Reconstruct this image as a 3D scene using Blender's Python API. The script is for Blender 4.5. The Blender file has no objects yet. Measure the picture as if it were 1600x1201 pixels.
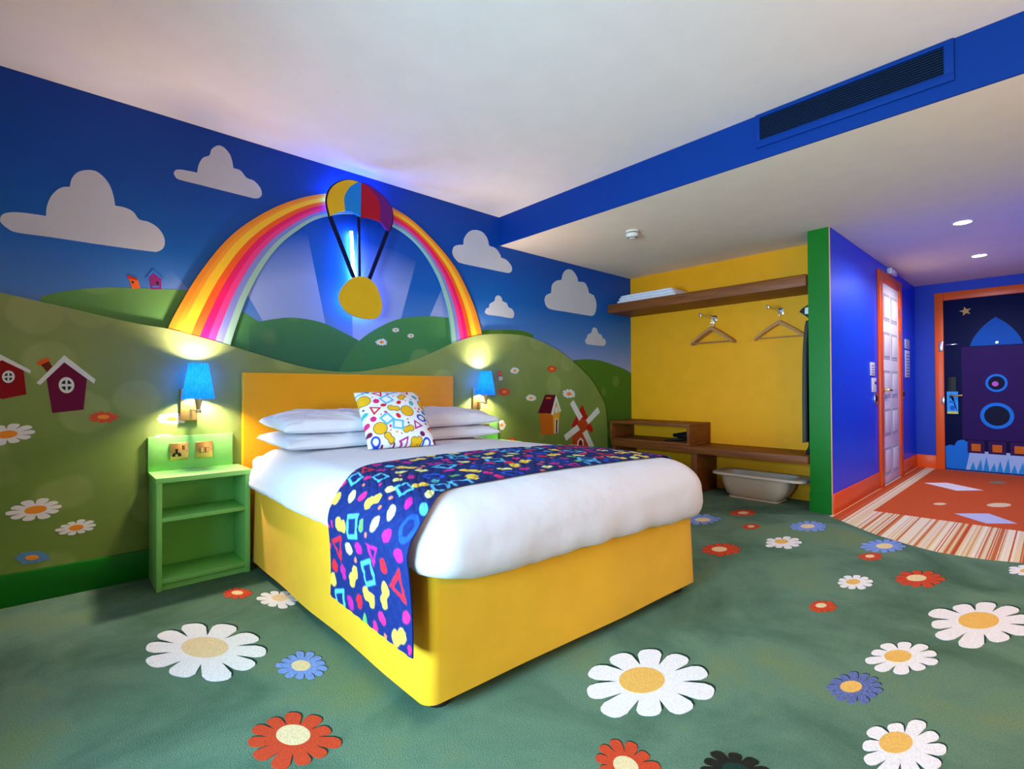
import bpy, bmesh, math, json, random
import numpy as np
from mathutils import Vector, Matrix, noise

SC = bpy.context.scene
COL = SC.collection
PI = math.pi

# ------------------------------------------------------------------ camera, world, lights, exposure
cam_d = bpy.data.cameras.new('camera')
cam_d.sensor_width = 36.0
cam_d.lens = 36.0 * 777.05 / 1600.0
cam_d.clip_start = 0.02
cam = bpy.data.objects.new('camera', cam_d)
COL.objects.link(cam)
_r = [[0.737658, -0.00333, -0.675166], [-0.675158, -0.010704, -0.737596], [-0.004771, 0.999937, -0.010144]]
_m = Matrix(_r).to_4x4()
_m.translation = (-1.4338, -3.3517, 1.0076)
cam.matrix_world = _m
SC.camera = cam

SC.view_settings.view_transform = 'Standard'
SC.view_settings.look = 'None'
SC.view_settings.gamma = 1.0
SC.view_settings.use_curve_mapping = False
SC.view_settings.exposure = -0.45
try:
    SC.cycles.use_denoising = True
    SC.cycles.max_bounces = 8
    SC.cycles.diffuse_bounces = 5
except Exception:
    pass

world = bpy.data.worlds.new('world')
SC.world = world
world.use_nodes = True
world.node_tree.nodes['Background'].inputs[0].default_value = (0.55, 0.72, 1.0, 1)
world.node_tree.nodes['Background'].inputs[1].default_value = 1.0


def light(name, kind, loc, rot, energy, color, size=0.1, size_y=None, spread=None, spot=None, blend=0.3):
    d = bpy.data.lights.new(name, kind)
    d.energy = energy
    d.color = color
    if kind == 'AREA':
        d.size = size
        if size_y:
            d.shape = 'RECTANGLE'
            d.size_y = size_y
        if spread:
            d.spread = spread
    else:
        d.shadow_soft_size = size
    if kind == 'SPOT':
        d.spot_size = spot
        d.spot_blend = blend
    o = bpy.data.objects.new(name, d)
    o.location = loc
    o.rotation_euler = rot
    COL.objects.link(o)
    return o


# daylight through the window in the left wall (out of frame, beside the camera)
light('window_daylight', 'AREA', (-2.66, -2.35, 1.05), (0, math.radians(-90), 0), 122, (0.44, 0.77, 1.0), 0.9, 1.3, math.radians(100))
# warm unseen lamps behind the camera: a low desk lamp and a ceiling lamp
light('desk_lamp', 'POINT', (0.5, -4.25, 1.45), (0, 0, 0), 52, (1.0, 0.52, 0.24), 0.14)
light('ceiling_lamp', 'AREA', (2.3, -3.9, 2.27), (0, 0, 0), 10, (1.0, 0.68, 0.40), 0.3, 0.3, math.radians(140))
# hall downlights
for _x, _y in ((3.783, -2.876), (5.219, -2.863)):
    light('downlight_lamp', 'SPOT', (_x, _y, 2.268), (0, 0, 0), 72, (1.0, 0.92, 0.84), 0.03, spot=math.radians(165), blend=0.5)

# ------------------------------------------------------------------ room dimensions
H = 2.55          # high ceiling
S = 2.297         # lowered ceiling
XB = 1.4865       # bulkhead face
XW = 3.526        # yellow wall at the back of the wardrobe nook
XH = 3.116        # end of the partition
YH = -2.146       # hall face of the partition
YN = -1.99        # nook face of the partition
XE = 6.647        # entry wall
XL = -2.6         # left wall
YF = -4.6         # wall behind the camera
YR = -3.52        # right wall of the hall

TRACE = json.loads("""{"cloud_a":[[-1.634,1.817],[-1.628,1.843],[-1.606,1.86],[-1.565,1.87],[-1.518,1.873],[-1.476,1.874],[-1.473,1.922],[-1.458,1.976],[-1.433,2.017],[-1.411,2.035],[-1.389,2.042],[-1.382,2.083],[-1.362,2.121],[-1.33,2.144],[-1.289,2.151],[-1.255,2.128],[-1.23,2.089],[-1.216,2.039],[-1.209,1.991],[-1.17,1.991],[-1.133,1.977],[-1.107,1.942],[-1.066,1.937],[-1.027,1.917],[-1.0,1.88],[-0.991,1.839],[-1.0,1.804],[-1.023,1.783],[-1.058,1.777],[-1.261,1.773],[-1.457,1.773],[-1.577,1.771],[-1.611,1.786],[-1.628,1.803]],"cloud_b":[[-0.951,2.238],[-0.941,2.259],[-0.917,2.269],[-0.875,2.273],[-0.837,2.275],[-0.829,2.324],[-0.808,2.37],[-0.775,2.396],[-0.764,2.435],[-0.733,2.467],[-0.702,2.468],[-0.67,2.439],[-0.656,2.402],[-0.648,2.358],[-0.609,2.354],[-0.575,2.32],[-0.532,2.312],[-0.498,2.279],[-0.488,2.244],[-0.498,2.22],[-0.522,2.206],[-0.571,2.204],[-0.799,2.208],[-0.916,2.21],[-0.941,2.217]],"cloud_c":[[0.972,2.147],[0.989,2.193],[1.033,2.215],[1.086,2.228],[1.095,2.285],[1.141,2.345],[1.205,2.378],[1.29,2.379],[1.347,2.336],[1.367,2.275],[1.446,2.264],[1.496,2.22],[1.506,2.194],[1.578,2.181],[1.634,2.136],[1.64,2.097],[1.608,2.072],[1.546,2.067],[1.288,2.067],[1.068,2.068],[1.015,2.084],[0.984,2.114]],"cloud_d":[[1.315,1.681],[1.334,1.716],[1.364,1.731],[1.373,1.762],[1.427,1.795],[1.439,1.83],[1.473,1.849],[1.508,1.838],[1.524,1.802],[1.575,1.792],[1.596,1.756],[1.638,1.745],[1.665,1.708],[1.659,1.676],[1.627,1.659],[1.482,1.664],[1.353,1.665]],"cloud_e":[[2.067,1.882],[2.091,1.926],[2.164,1.961],[2.177,2.039],[2.24,2.09],[2.316,2.11],[2.343,2.183],[2.408,2.231],[2.488,2.232],[2.555,2.18],[2.577,2.13],[2.68,2.135],[2.736,2.08],[2.75,2.036],[2.837,2.019],[2.88,1.941],[2.865,1.847],[2.82,1.8],[2.733,1.792],[2.404,1.795],[2.163,1.797],[2.09,1.826]],"cloud_f":[[2.682,1.521],[2.717,1.56],[2.731,1.588],[2.789,1.614],[2.81,1.658],[2.842,1.673],[2.884,1.664],[2.907,1.615],[2.967,1.601],[2.982,1.572],[3.034,1.553],[3.046,1.516],[3.011,1.486],[2.935,1.481],[2.788,1.482],[2.707,1.489]],"hill_edge":[[-1.631,1.473],[-1.528,1.453],[-1.393,1.427],[-1.261,1.399],[-1.119,1.372],[-0.978,1.355],[-0.877,1.332],[-0.75,1.301],[-0.669,1.278],[-0.528,1.238],[-0.325,1.182],[-0.183,1.152],[-0.079,1.141],[0.07,1.135],[0.238,1.153],[0.517,1.215],[0.747,1.296],[0.961,1.39],[1.174,1.461],[1.363,1.493],[1.627,1.511],[1.844,1.499],[2.124,1.434],[2.375,1.336],[2.729,1.128],[2.925,0.927],[3.013,0.752],[3.034,0.356]],"hill_left":[[-1.493,1.476],[-1.425,1.505],[-1.328,1.535],[-1.226,1.555],[-1.118,1.566],[-1.003,1.576],[-0.891,1.584],[-0.798,1.571]],"hill_in_l0":[[-0.603,1.492],[-0.56,1.47],[-0.502,1.438]],"hill_in_l":[[-0.56,1.412],[-0.502,1.438],[-0.422,1.461],[-0.318,1.482],[-0.208,1.481],[-0.094,1.463],[0.025,1.419],[0.157,1.36],[0.282,1.283]],"hill_in_r":[[0.007,1.14],[0.025,1.176],[0.075,1.261],[0.157,1.36],[0.269,1.444],[0.407,1.519],[0.538,1.563],[0.684,1.586],[0.606,1.576],[0.746,1.593],[0.944,1.598],[1.013,1.596]],"hill_strip":[[1.285,1.522],[1.382,1.537],[1.733,1.557],[1.912,1.53]],"hill_right":[[2.479,1.298],[2.534,1.312],[2.815,1.328],[3.118,1.292],[3.513,1.194]],"wf":[[-1.606,0.808,0.098,0.008,-0.004,0.049,"white"],[-1.507,0.439,0.107,0.003,-0.005,0.051,"white"],[-1.359,0.325,0.077,0.0,-0.004,0.037,"white"],[-1.519,0.212,0.065,-0.007,-0.002,0.032,"blue"],[-1.255,0.876,0.066,-0.003,0.0,0.03,"red"],[-0.958,0.853,0.069,-0.003,0.0,0.033,"white"],[-0.997,0.757,0.047,-0.003,0.0,0.013,"white"],[1.649,1.18,0.059,0.002,0.0,0.032,"white"],[1.466,1.151,0.03,0.0,0.0,0.023,"red"],[1.477,1.106,0.026,0.001,0.0,0.019,"white"],[1.521,0.987,0.078,-0.001,0.0,0.036,"red"],[1.856,0.928,0.071,-0.001,0.0,0.032,"white"],[2.143,1.208,0.079,0.002,0.0,0.036,"red"],[2.397,0.961,0.108,-0.002,0.001,0.048,"white"],[1.488,0.692,0.048,-0.002,0.001,0.046,"white"],[1.618,0.546,0.057,-0.004,0.0,0.026,"red"]],"af":[[0.331,1.361,0.047,0.002,0.0,0.027,"white"],[0.448,1.46,0.03,0.003,0.0,0.018,"white"],[0.578,1.426,0.031,0.002,0.0,0.018,"white"]],"H":{"h1_body":[[-1.407,1.154],[-1.471,1.07],[-1.45,0.903],[-1.333,0.916],[-1.321,1.072]],"h1_roof":[[-1.407,1.189],[-1.507,1.05],[-1.493,1.041],[-1.407,1.154],[-1.293,1.048],[-1.287,1.069]],"h1_chim":[[-1.492,1.14],[-1.463,1.158],[-1.45,1.132],[-1.469,1.103]],"h1_cap":[[-1.507,1.154],[-1.466,1.177],[-1.459,1.16],[-1.5,1.133]],"h1_win":[-1.398,1.04,0.029,0.0,-0.001,0.04],"h2_body":[[-1.649,1.138],[-1.624,1.161],[-1.551,1.111],[-1.541,0.996],[-1.622,0.974],[-1.66,0.999]],"h2_roof":[[-1.63,1.184],[-1.526,1.111],[-1.529,1.096],[-1.624,1.157],[-1.661,1.126],[-1.67,1.141]],"h2_win":[-1.602,1.079,0.021,0.001,0.0,0.029],"h3_body":[[1.966,0.784],[2.157,0.773],[2.162,0.565],[1.983,0.579]],"h3_roof":[[2.047,0.957],[2.2,0.953],[2.129,0.772],[1.945,0.782]],"h3_front":[[2.154,0.768],[2.2,0.932],[2.255,0.779],[2.228,0.575],[2.162,0.57]],"h3_trim":[[2.2,0.956],[2.276,0.792],[2.248,0.779],[2.204,0.894],[2.159,0.754],[2.127,0.763]],"h3_win":[[2.187,0.776],[2.188,0.819],[2.206,0.842],[2.227,0.818],[2.227,0.775]],"h3_door_f":[[2.18,0.574],[2.184,0.706],[2.209,0.728],[2.233,0.703],[2.228,0.575]],"h3_door":[[2.194,0.575],[2.198,0.705],[2.209,0.716],[2.219,0.704],[2.215,0.576]],"h3_ch1":[[2.06,0.932],[2.128,0.931],[2.128,0.914],[2.06,0.915]],"wm_body":[[2.519,0.72],[2.69,0.703],[2.687,0.39],[2.441,0.406],[2.45,0.606]],"wm_cap":[[2.605,0.847],[2.785,0.571],[2.752,0.543],[2.642,0.625],[2.428,0.624],[2.504,0.731]],"wm_s1":[[2.463,0.899],[2.608,0.722],[2.552,0.679],[2.412,0.859]],"wm_s2":[[2.862,0.815],[2.9,0.757],[2.702,0.637],[2.661,0.684]],"wm_s3":[[2.518,0.643],[2.563,0.589],[2.35,0.491],[2.317,0.546]],"wm_s4":[[2.673,0.583],[2.796,0.402],[2.719,0.388],[2.606,0.552]],"wm_arch":[[2.516,0.414],[2.524,0.473],[2.57,0.507],[2.617,0.476],[2.627,0.405]],"wm_door":[[2.534,0.408],[2.541,0.462],[2.572,0.491],[2.601,0.462],[2.608,0.402]],"wm_hub":[2.618,0.646,0.087,-0.004,0.001,0.05],"b1_body":[[-1.153,1.623],[-1.112,1.611],[-1.101,1.569],[-1.136,1.558]],"b1_roof":[[-1.158,1.629],[-1.154,1.63],[-1.112,1.615],[-1.114,1.606],[-1.156,1.616]],"b1_hole":[-1.134,1.595,0.005,0.0,0.0,0.007],"b2_body":[[-1.064,1.632],[-1.042,1.668],[-1.007,1.64],[-1.007,1.574],[-1.054,1.567]],"b2_roof":[[-1.078,1.625],[-1.044,1.68],[-0.996,1.634],[-1.0,1.627],[-1.044,1.661],[-1.073,1.619]],"b2_hole":[-1.024,1.606,0.006,0.001,-0.001,0.009],"b2_perch":[[-1.048,1.589],[-1.017,1.593],[-1.017,1.584],[-1.048,1.579]],"p_y":[[-0.09,2.171],[-0.106,2.234],[-0.109,2.289],[-0.086,2.356],[-0.043,2.405],[0.016,2.442],[0.065,2.456],[0.111,2.458],[0.055,2.413],[0.021,2.361],[0.006,2.309],[0.014,2.233],[-0.038,2.211]],"p_b":[[0.014,2.233],[0.006,2.309],[0.021,2.361],[0.055,2.413],[0.111,2.458],[0.13,2.456],[0.126,2.217],[0.085,2.231],[0.05,2.236]],"p_r":[[0.13,2.456],[0.168,2.449],[0.22,2.414],[0.258,2.374],[0.276,2.318],[0.274,2.219],[0.22,2.225],[0.167,2.223],[0.129,2.212]],"p_p":[[0.13,2.456],[0.189,2.455],[0.253,2.432],[0.318,2.394],[0.362,2.339],[0.374,2.26],[0.351,2.169],[0.329,2.169],[0.301,2.198],[0.274,2.219],[0.276,2.318],[0.258,2.374],[0.22,2.414],[0.168,2.449]],"p_lines":[[-0.086,2.174],[0.082,1.789],[0.118,2.215],[0.123,1.803],[0.34,2.163],[0.196,1.796]],"p_disc":[[0.125,1.802],[0.187,1.795],[0.24,1.753],[0.273,1.688],[0.289,1.62],[0.278,1.559],[0.245,1.521],[0.187,1.508],[0.114,1.513],[0.044,1.535],[-0.005,1.578],[-0.026,1.632],[-0.017,1.68],[0.015,1.732],[0.064,1.779]]},"DD":{"frame":[[-2.347,2.177],[-2.436,2.077],[-2.42,0.016],[-3.101,0.003]],"star":[[-2.631,1.919],[-2.675,1.914],[-2.632,1.979]],"nose":[[-2.89,1.831],[-2.66,1.518],[-3.102,1.488]],"body":[[-2.592,1.502],[-2.58,0.384],[-3.15,0.424]],"port1":[[-2.893,1.057],[-2.984,1.056],[-2.894,1.16]],"port2":[[-2.89,0.672],[-3.03,0.677],[-2.892,0.826]],"ex":[[-2.627,0.367],[-2.778,0.377],[-2.777,0.222],[-2.811,0.37],[-2.954,0.228],[-2.995,0.377],[-3.131,0.229]],"smoke":[[-2.431,0.287],[-2.48,0.308],[-2.512,0.298],[-2.545,0.361],[-2.601,0.375],[-2.624,0.356],[-2.626,0.218],[-2.654,0.2],[-2.613,0.016],[-2.428,0.01]],"flame":[[-2.654,0.204],[-3.123,0.214],[-3.121,0.025],[-2.617,0.011]],"plate":[[-2.456,1.136],[-2.542,1.134],[-2.54,0.959],[-2.454,0.959]],"handle":[[-2.506,0.903],[-2.586,0.921]],"hang":[[-2.454,0.959],[-2.556,0.955],[-2.556,0.686],[-2.455,0.687]],"guard":[[-2.391,1.574],[-2.413,1.47],[-2.44,1.527],[-2.56,1.532]],"peep":[[-2.899,1.532]],"latch":[[-2.407,0.894],[-2.428,0.829]]},"F":[[-1.006,-1.098,0.185,-0.172,0.047,0.248,-1.001,-1.082,"white"],[-0.927,-1.852,0.1,-0.093,0.041,0.121,-0.92,-1.835,"red"],[-0.766,-1.477,0.07,-0.065,0.034,0.096,-0.771,-1.476,"blue"],[-0.64,-0.804,0.079,-0.075,0.034,0.109,-0.631,-0.795,"white"],[-0.766,-0.589,0.058,-0.055,0.018,0.074,-0.766,-0.586,"red"],[0.075,-2.397,0.157,-0.145,0.184,0.115,0.064,-2.374,"white"],[-0.306,-2.566,0.065,-0.059,0.056,0.039,-0.309,-2.566,"red"],[-0.109,-2.772,0.042,-0.038,0.044,0.019,-0.11,-2.773,"black"],[0.317,-3.052,0.094,-0.087,0.145,0.024,0.327,-3.035,"white"],[1.494,-3.121,0.173,-0.162,0.287,0.022,1.51,-3.117,"white"],[0.906,-2.956,0.102,-0.095,0.144,0.024,0.898,-2.942,"white"],[0.552,-2.887,0.074,-0.068,0.104,0.024,0.545,-2.876,"darkblue"],[1.622,-2.637,0.072,-0.068,0.116,0.026,1.62,-2.632,"white"],[1.922,-2.857,0.103,-0.097,0.151,0.022,1.924,-2.845,"red"],[1.176,-2.617,0.05,-0.047,0.073,0.02,1.181,-2.608,"red"],[2.068,-2.138,0.088,-0.083,0.138,0.048,2.082,-2.126,"white"],[1.64,-1.93,0.094,-0.089,0.128,0.059,1.633,-1.919,"red"],[2.611,-2.129,0.101,-0.095,0.159,0.048,2.61,-2.121,"blue"],[2.305,-1.842,0.049,-0.046,0.078,0.031,2.304,-1.843,"red"],[2.674,-1.634,0.083,-0.08,0.106,0.044,2.673,-1.634,"red"],[2.231,-1.485,0.117,-0.112,0.144,0.073,2.228,-1.513,"blue"],[2.455,-2.602,0.104,-0.099,0.172,0.033,2.455,-2.607,"blue"],[2.153,-2.595,0.055,-0.051,0.088,0.018,2.156,-2.592,"red"],[2.508,-3.239,0.086,-0.081,0.111,0.003,2.493,-3.239,"white"]],"arc":[[3.068,-2.133],[2.824,-2.389],[2.689,-2.555],[2.564,-2.806],[2.556,-2.934],[2.586,-3.078],[2.658,-3.219]],"orange":[[3.487,-2.376],[3.544,-3.193],[6.402,-2.322]],"dia1":[[5.325,-2.404],[5.509,-2.569],[5.244,-2.868],[5.039,-2.692]],"dia2":[[3.854,-2.796],[4.049,-2.982],[3.796,-3.152],[3.638,-2.996]],"dots":[[4.2,-2.667,0.039,-0.038,0.054,0.006],[4.506,-3.016,0.074,-0.071,0.106,0.005],[5.908,-2.928,0.065,-0.063,0.1,0.006]],"cush":[[-0.208,-0.894,0.69],[0.172,-0.928,0.69]]}""")


# ------------------------------------------------------------------ helpers
ORG = {}


def lin(c):
    if isinstance(c, str):
        c = c.lstrip('#')
        c = [int(c[i:i + 2], 16) / 255 for i in (0, 2, 4)]
    return tuple(v / 12.92 if v <= 0.04045 else ((v + 0.055) / 1.055) ** 2.4 for v in c)


MATS = {}


def mat(name, color, rough=0.5, metal=0.0, var=0.06, vscale=6.0, bump=0.0, bscale=200.0, spec=0.28, emit=None, estr=0.0, sheen=0.0):
    if name in MATS:
        return MATS[name]
    m = bpy.data.materials.new(name)
    m.use_nodes = True
    nt = m.node_tree
    b = nt.nodes['Principled BSDF']
    b.inputs['Roughness'].default_value = rough
    b.inputs['Metallic'].default_value = metal
    b.inputs['Specular IOR Level'].default_value = spec
    if sheen:
        b.inputs['Sheen Weight'].default_value = sheen
    tc = nt.nodes.new('ShaderNodeTexCoord')
    n = nt.nodes.new('ShaderNodeTexNoise')
    n.inputs['Scale'].default_value = vscale
    n.inputs['Detail'].default_value = 3
    nt.links.new(tc.outputs['Object'], n.inputs['Vector'])
    r = nt.nodes.new('ShaderNodeValToRGB')
    c = lin(color)
    r.color_ramp.elements[0].position = 0.3
    r.color_ramp.elements[1].position = 0.7
    r.color_ramp.elements[0].color = (*[max(0, v * (1 - var)) for v in c], 1)
    r.color_ramp.elements[1].color = (*[min(1, v * (1 + var)) for v in c], 1)
    nt.links.new(n.outputs['Fac'], r.inputs['Fac'])
    nt.links.new(r.outputs['Color'], b.inputs['Base Color'])
    if bump:
        n2 = nt.nodes.new('ShaderNodeTexNoise')
        n2.inputs['Scale'].default_value = bscale
        n2.inputs['Detail'].default_value = 2
        nt.links.new(tc.outputs['Object'], n2.inputs['Vector'])
        bp = nt.nodes.new('ShaderNodeBump')
        bp.inputs['Strength'].default_value = bump
        bp.inputs['Distance'].default_value = 0.004
        nt.links.new(n2.outputs['Fac'], bp.inputs['Height'])
        nt.links.new(bp.outputs['Normal'], b.inputs['Normal'])
    if emit:
        b.inputs['Emission Color'].default_value = (*lin(emit), 1)
        b.inputs['Emission Strength'].default_value = estr
    MATS[name] = m
    return m


def tag(o, label=None, cat=None, group=None, kind=None):
    if label:
        o['label'] = label
    if cat:
        o['category'] = cat
    if group:
        o['group'] = group
    if kind:
        o['kind'] = kind
    return o


def thing(name, loc, label, cat, group=None):
    o = bpy.data.objects.new(name, None)
    o.location = loc
    o.empty_display_size = 0.05
    COL.objects.link(o)
    ORG[o] = Vector(loc)
    return tag(o, label, cat, group)


def org(parent):
    return ORG.get(parent, Vector((0, 0, 0))) if parent else Vector((0, 0, 0))


def obj(name, verts, faces, m, parent=None, smooth=False, sharp=40, recalc=True):
    o_ = org(parent)
    me = bpy.data.meshes.new(name)
    me.from_pydata([(v[0] - o_.x, v[1] - o_.y, v[2] - o_.z) for v in verts], [], faces)
    if recalc:
        bm = bmesh.new()
        bm.from_mesh(me)
        bmesh.ops.recalc_face_normals(bm, faces=bm.faces)
        bm.to_mesh(me)
        bm.free()
    if m:
        for mm in (m if isinstance(m, (list, tuple)) else [m]):
            me.materials.append(mm)
    if smooth:
        me.polygons.foreach_set('use_smooth', [True] * len(me.polygons))
        if sharp:
            me.set_sharp_from_angle(angle=math.radians(sharp))
    o = bpy.data.objects.new(name, me)
    COL.objects.link(o)
    if parent:
        o.parent = parent
        ORG[o] = o_
    return o


def struct(o):
    o['kind'] = 'structure'
    return o


def box(name, x0, x1, y0, y1, z0, z1, m, parent=None, bev=0.0, seg=2):
    x0, x1 = min(x0, x1), max(x0, x1)
    y0, y1 = min(y0, y1), max(y0, y1)
    z0, z1 = min(z0, z1), max(z0, z1)
    bm = bmesh.new()
    bmesh.ops.create_cube(bm, size=1)
    o_ = org(parent)
    for v in bm.verts:
        v.co = Vector((x0 + (v.co.x + .5) * (x1 - x0), y0 + (v.co.y + .5) * (y1 - y0), z0 + (v.co.z + .5) * (z1 - z0))) - o_
    if bev:
        bmesh.ops.bevel(bm, geom=bm.edges[:], offset=bev, segments=seg, affect='EDGES', profile=0.5)
    me = bpy.data.meshes.new(name)
    bm.to_mesh(me)
    bm.free()
    me.materials.append(m)
    if bev:
        me.polygons.foreach_set('use_smooth', [True] * len(me.polygons))
        me.set_sharp_from_angle(angle=math.radians(50))
    o = bpy.data.objects.new(name, me)
    COL.objects.link(o)
    if parent:
        o.parent = parent
        ORG[o] = o_
    return o


P_WALL = lambda a, b, h: (a, -h, b)            # bed wall: x, z, out of the wall
P_ENTRY = lambda a, b, h: (XE - h, a, b)       # entry wall: y, z
P_HALL = lambda a, b, h: (a, YH - h, b)        # hall wall: x, z
P_FLOOR = lambda a, b, h: (a, b, h)


def prism(name, pts, plane, h0, h1, m, parent=None):
    n = len(pts)
    vs = [plane(p[0], p[1], h1) for p in pts] + [plane(p[0], p[1], h0) for p in pts]
    fs = [list(range(n)), list(range(2 * n - 1, n - 1, -1))]
    fs += [[i, (i + 1) % n, n + (i + 1) % n, n + i] for i in range(n)]
    return obj(name, vs, fs, m, parent)


def smooth_poly(pts, sub=5, sharp=48, closed=True):
    """Catmull-Rom through the points, keeping sharp corners."""
    P = [Vector((p[0], p[1])) for p in pts]
    n = len(P)
    corner = []
    for i in range(n):
        a = P[i] - P[i - 1]
        b = P[(i + 1) % n] - P[i]
        ang = abs(a.angle_signed(b)) if a.length > 1e-6 and b.length > 1e-6 else 0
        corner.append(math.degrees(ang) > sharp)
    if not closed:
        corner[0] = corner[-1] = True
    out = []
    for i in range(n if closed else n - 1):
        p1, p2 = P[i], P[(i + 1) % n]
        p0 = p1 - (p2 - p1) if corner[i] else P[i - 1]
        p3 = p2 + (p2 - p1) if corner[(i + 1) % n] else P[(i + 2) % n]
        for k in range(sub):
            t = k / sub
            out.append(0.5 * ((2 * p1) + (p2 - p0) * t + (2 * p0 - 5 * p1 + 4 * p2 - p3) * t * t + (3 * p1 - p0 - 3 * p2 + p3) * t ** 3))
    if not closed:
        out.append(P[-1])
    return [(p.x, p.y) for p in out]


def lathe(name, prof, c, m, parent=None, n=32, axis='z', smooth=True, caps=True):
    vs, fs = [], []
    k = len(prof)
    for i in range(n):
        a = 2 * PI * i / n
        for r, z in prof:
            v = Vector((r * math.cos(a), r * math.sin(a), z))
            if axis == 'x':
                v = Vector((v.z, v.x, v.y))
            elif axis == 'y':
                v = Vector((v.x, v.z, v.y))
            vs.append(Vector(c) + v)
    for i in range(n):
        j = (i + 1) % n
        for q in range(k - 1):
            fs.append([i * k + q, j * k + q, j * k + q + 1, i * k + q + 1])
    if caps and prof[0][0] > 1e-5:
        fs.append([i * k for i in range(n)])
    if caps and prof[-1][0] > 1e-5:
        fs.append([i * k + k - 1 for i in range(n)][::-1])
    o = obj(name, vs, fs, m, parent, smooth)
    bm = bmesh.new()
    bm.from_mesh(o.data)
    bmesh.ops.remove_doubles(bm, verts=bm.verts, dist=1e-5)
    bm.to_mesh(o.data)
    bm.free()
    return o


def tube(name, pts, r, m, parent=None, n=10, flat=None):
    """a tube along points; flat=(ry) squashes nothing, r may be a list"""
    P = [Vector(p) for p in pts]
    vs, fs = [], []
    up = Vector((0, 0, 1))
    prev = None
    for i, p in enumerate(P):
        d = (P[min(i + 1, len(P) - 1)] - P[max(i - 1, 0)]).normalized()
        if prev is None:
            s = d.cross(up)
            if s.length < 1e-3:
                s = d.cross(Vector((0, 1, 0)))
            s.normalize()
        else:
            s = (prev - d * prev.dot(d)).normalized()
        prev = s
        t = d.cross(s)
        rr = r[i] if isinstance(r, (list, tuple)) else r
        for k in range(n):
            a = 2 * PI * k / n
            vs.append(p + s * (rr * math.cos(a)) + t * (rr * math.sin(a)))
    for i in range(len(P) - 1):
        for k in range(n):
            fs.append([i * n + k, i * n + (k + 1) % n, (i + 1) * n + (k + 1) % n, (i + 1) * n + k])
    fs.append(list(range(n))[::-1])
    fs.append([(len(P) - 1) * n + k for k in range(n)])
    return obj(name, vs, fs, m, parent, True, 50)


def children_of(o):
    return [c for c in bpy.data.objects if c.parent == o]


def copy_tree(o, parent=None):
    c = o.copy()
    COL.objects.link(c)
    if parent:
        c.parent = parent
    for ch in children_of(o):
        copy_tree(ch, c)
    return c


# ------------------------------------------------------------------ materials
M = {}
M['ceiling'] = mat('ceiling_paint', '#f2e4da', 0.9, var=0.02)
M['ceiling_low'] = mat('ceiling_paint_warm_light', '#f0dfc8', 0.9, var=0.02)  # same paint as the ceiling, with warm lamp light put into its colour
M['blue'] = mat('bulkhead_blue_paint', '#043484', 0.5, var=0.03, spec=0.12)
M['hall_blue'] = mat('hall_blue_paint', '#0048e8', 0.38, var=0.03, spec=0.3)
M['entry_blue'] = mat('entry_blue_paint', '#0028ac', 0.42, var=0.03, spec=0.3)
M['yellow_wall'] = mat('yellow_wall_paint', '#f0a202', 0.55, var=0.03)
M['green_trim'] = mat('green_gloss_paint', '#0a7014', 0.35, var=0.04)
M['orange_trim'] = mat('orange_gloss_paint', '#f25a1a', 0.35, var=0.04)
M['bead'] = mat('pale_corner_bead', '#e8a890', 0.5)
M['plain_wall'] = mat('plain_cream_paint', '#e0d6c8', 0.8)
M['wood'] = mat('walnut_laminate', '#8a4f20', 0.5, var=0.12)
M['white'] = mat('white_print', '#e6e2e4', 0.6, var=0.02)
M['cloud'] = mat('cloud_print', '#c6c8d2', 0.7, var=0.02)
M['headboard'] = mat('headboard_yellow', '#ec9e00', 0.55, var=0.03, bump=0.05, bscale=300)
M['valance'] = mat('valance_yellow_cotton', '#f4b61e', 0.85, var=0.04, bump=0.12, bscale=400, sheen=0.1)
M['linen'] = mat('white_cotton', '#e4e0e6', 0.85, var=0.015, bump=0.45, bscale=14, sheen=0.1)
M['pillow'] = mat('white_pillow_cotton', '#e6e4ec', 0.85, var=0.015, bump=0.6, bscale=16)
M['stand_green'] = mat('nightstand_green', '#86cc6c', 0.45, var=0.03)
M['brass'] = mat('brushed_brass', '#d8b068', 0.3, 0.9, var=0.05)
M['brass_dark'] = mat('dark_brass', '#8a6a3a', 0.4, 0.8)
M['chrome'] = mat('chrome', '#d8d8dc', 0.18, 1.0, var=0.02)
M['black'] = mat('black_plastic', '#0b0b0e', 0.5, var=0.1)
M['dark'] = mat('dark_recess', '#050608', 0.8)
M['plastic_white'] = mat('white_plastic', '#e8e2da', 0.4, var=0.02)
M['hanger_wood'] = mat('hanger_beech', '#b77b48', 0.45, var=0.12, vscale=30)
M['tub'] = mat('baby_bath_plastic', '#d4cabb', 0.35, var=0.02)
M['foot'] = mat('dark_foot_plastic', '#2a2422', 0.5)


def wood_grain(m):
    nt = m.node_tree
    b = nt.nodes['Principled BSDF']
    tc = nt.nodes.new('ShaderNodeTexCoord')
    mp = nt.nodes.new('ShaderNodeMapping')
    mp.inputs['Scale'].default_value = (14, 1.2, 30)
    n = nt.nodes.new('ShaderNodeTexNoise')
    n.inputs['Scale'].default_value = 2.5
    n.inputs['Detail'].default_value = 6
    n.inputs['Distortion'].default_value = 0.8
    r = nt.nodes.new('ShaderNodeValToRGB')
    r.color_ramp.elements[0].color = (*lin('#6c3814'), 1)
    r.color_ramp.elements[1].color = (*lin('#935424'), 1)
    r.color_ramp.elements[0].position = 0.3
    r.color_ramp.elements[1].position = 0.75
    nt.links.new(tc.outputs['Object'], mp.inputs['Vector'])
    nt.links.new(mp.outputs['Vector'], n.inputs['Vector'])
    nt.links.new(n.outputs['Fac'], r.inputs['Fac'])
    nt.links.new(r.outputs['Color'], b.inputs['Base Color'])


wood_grain(M['wood'])


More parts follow.
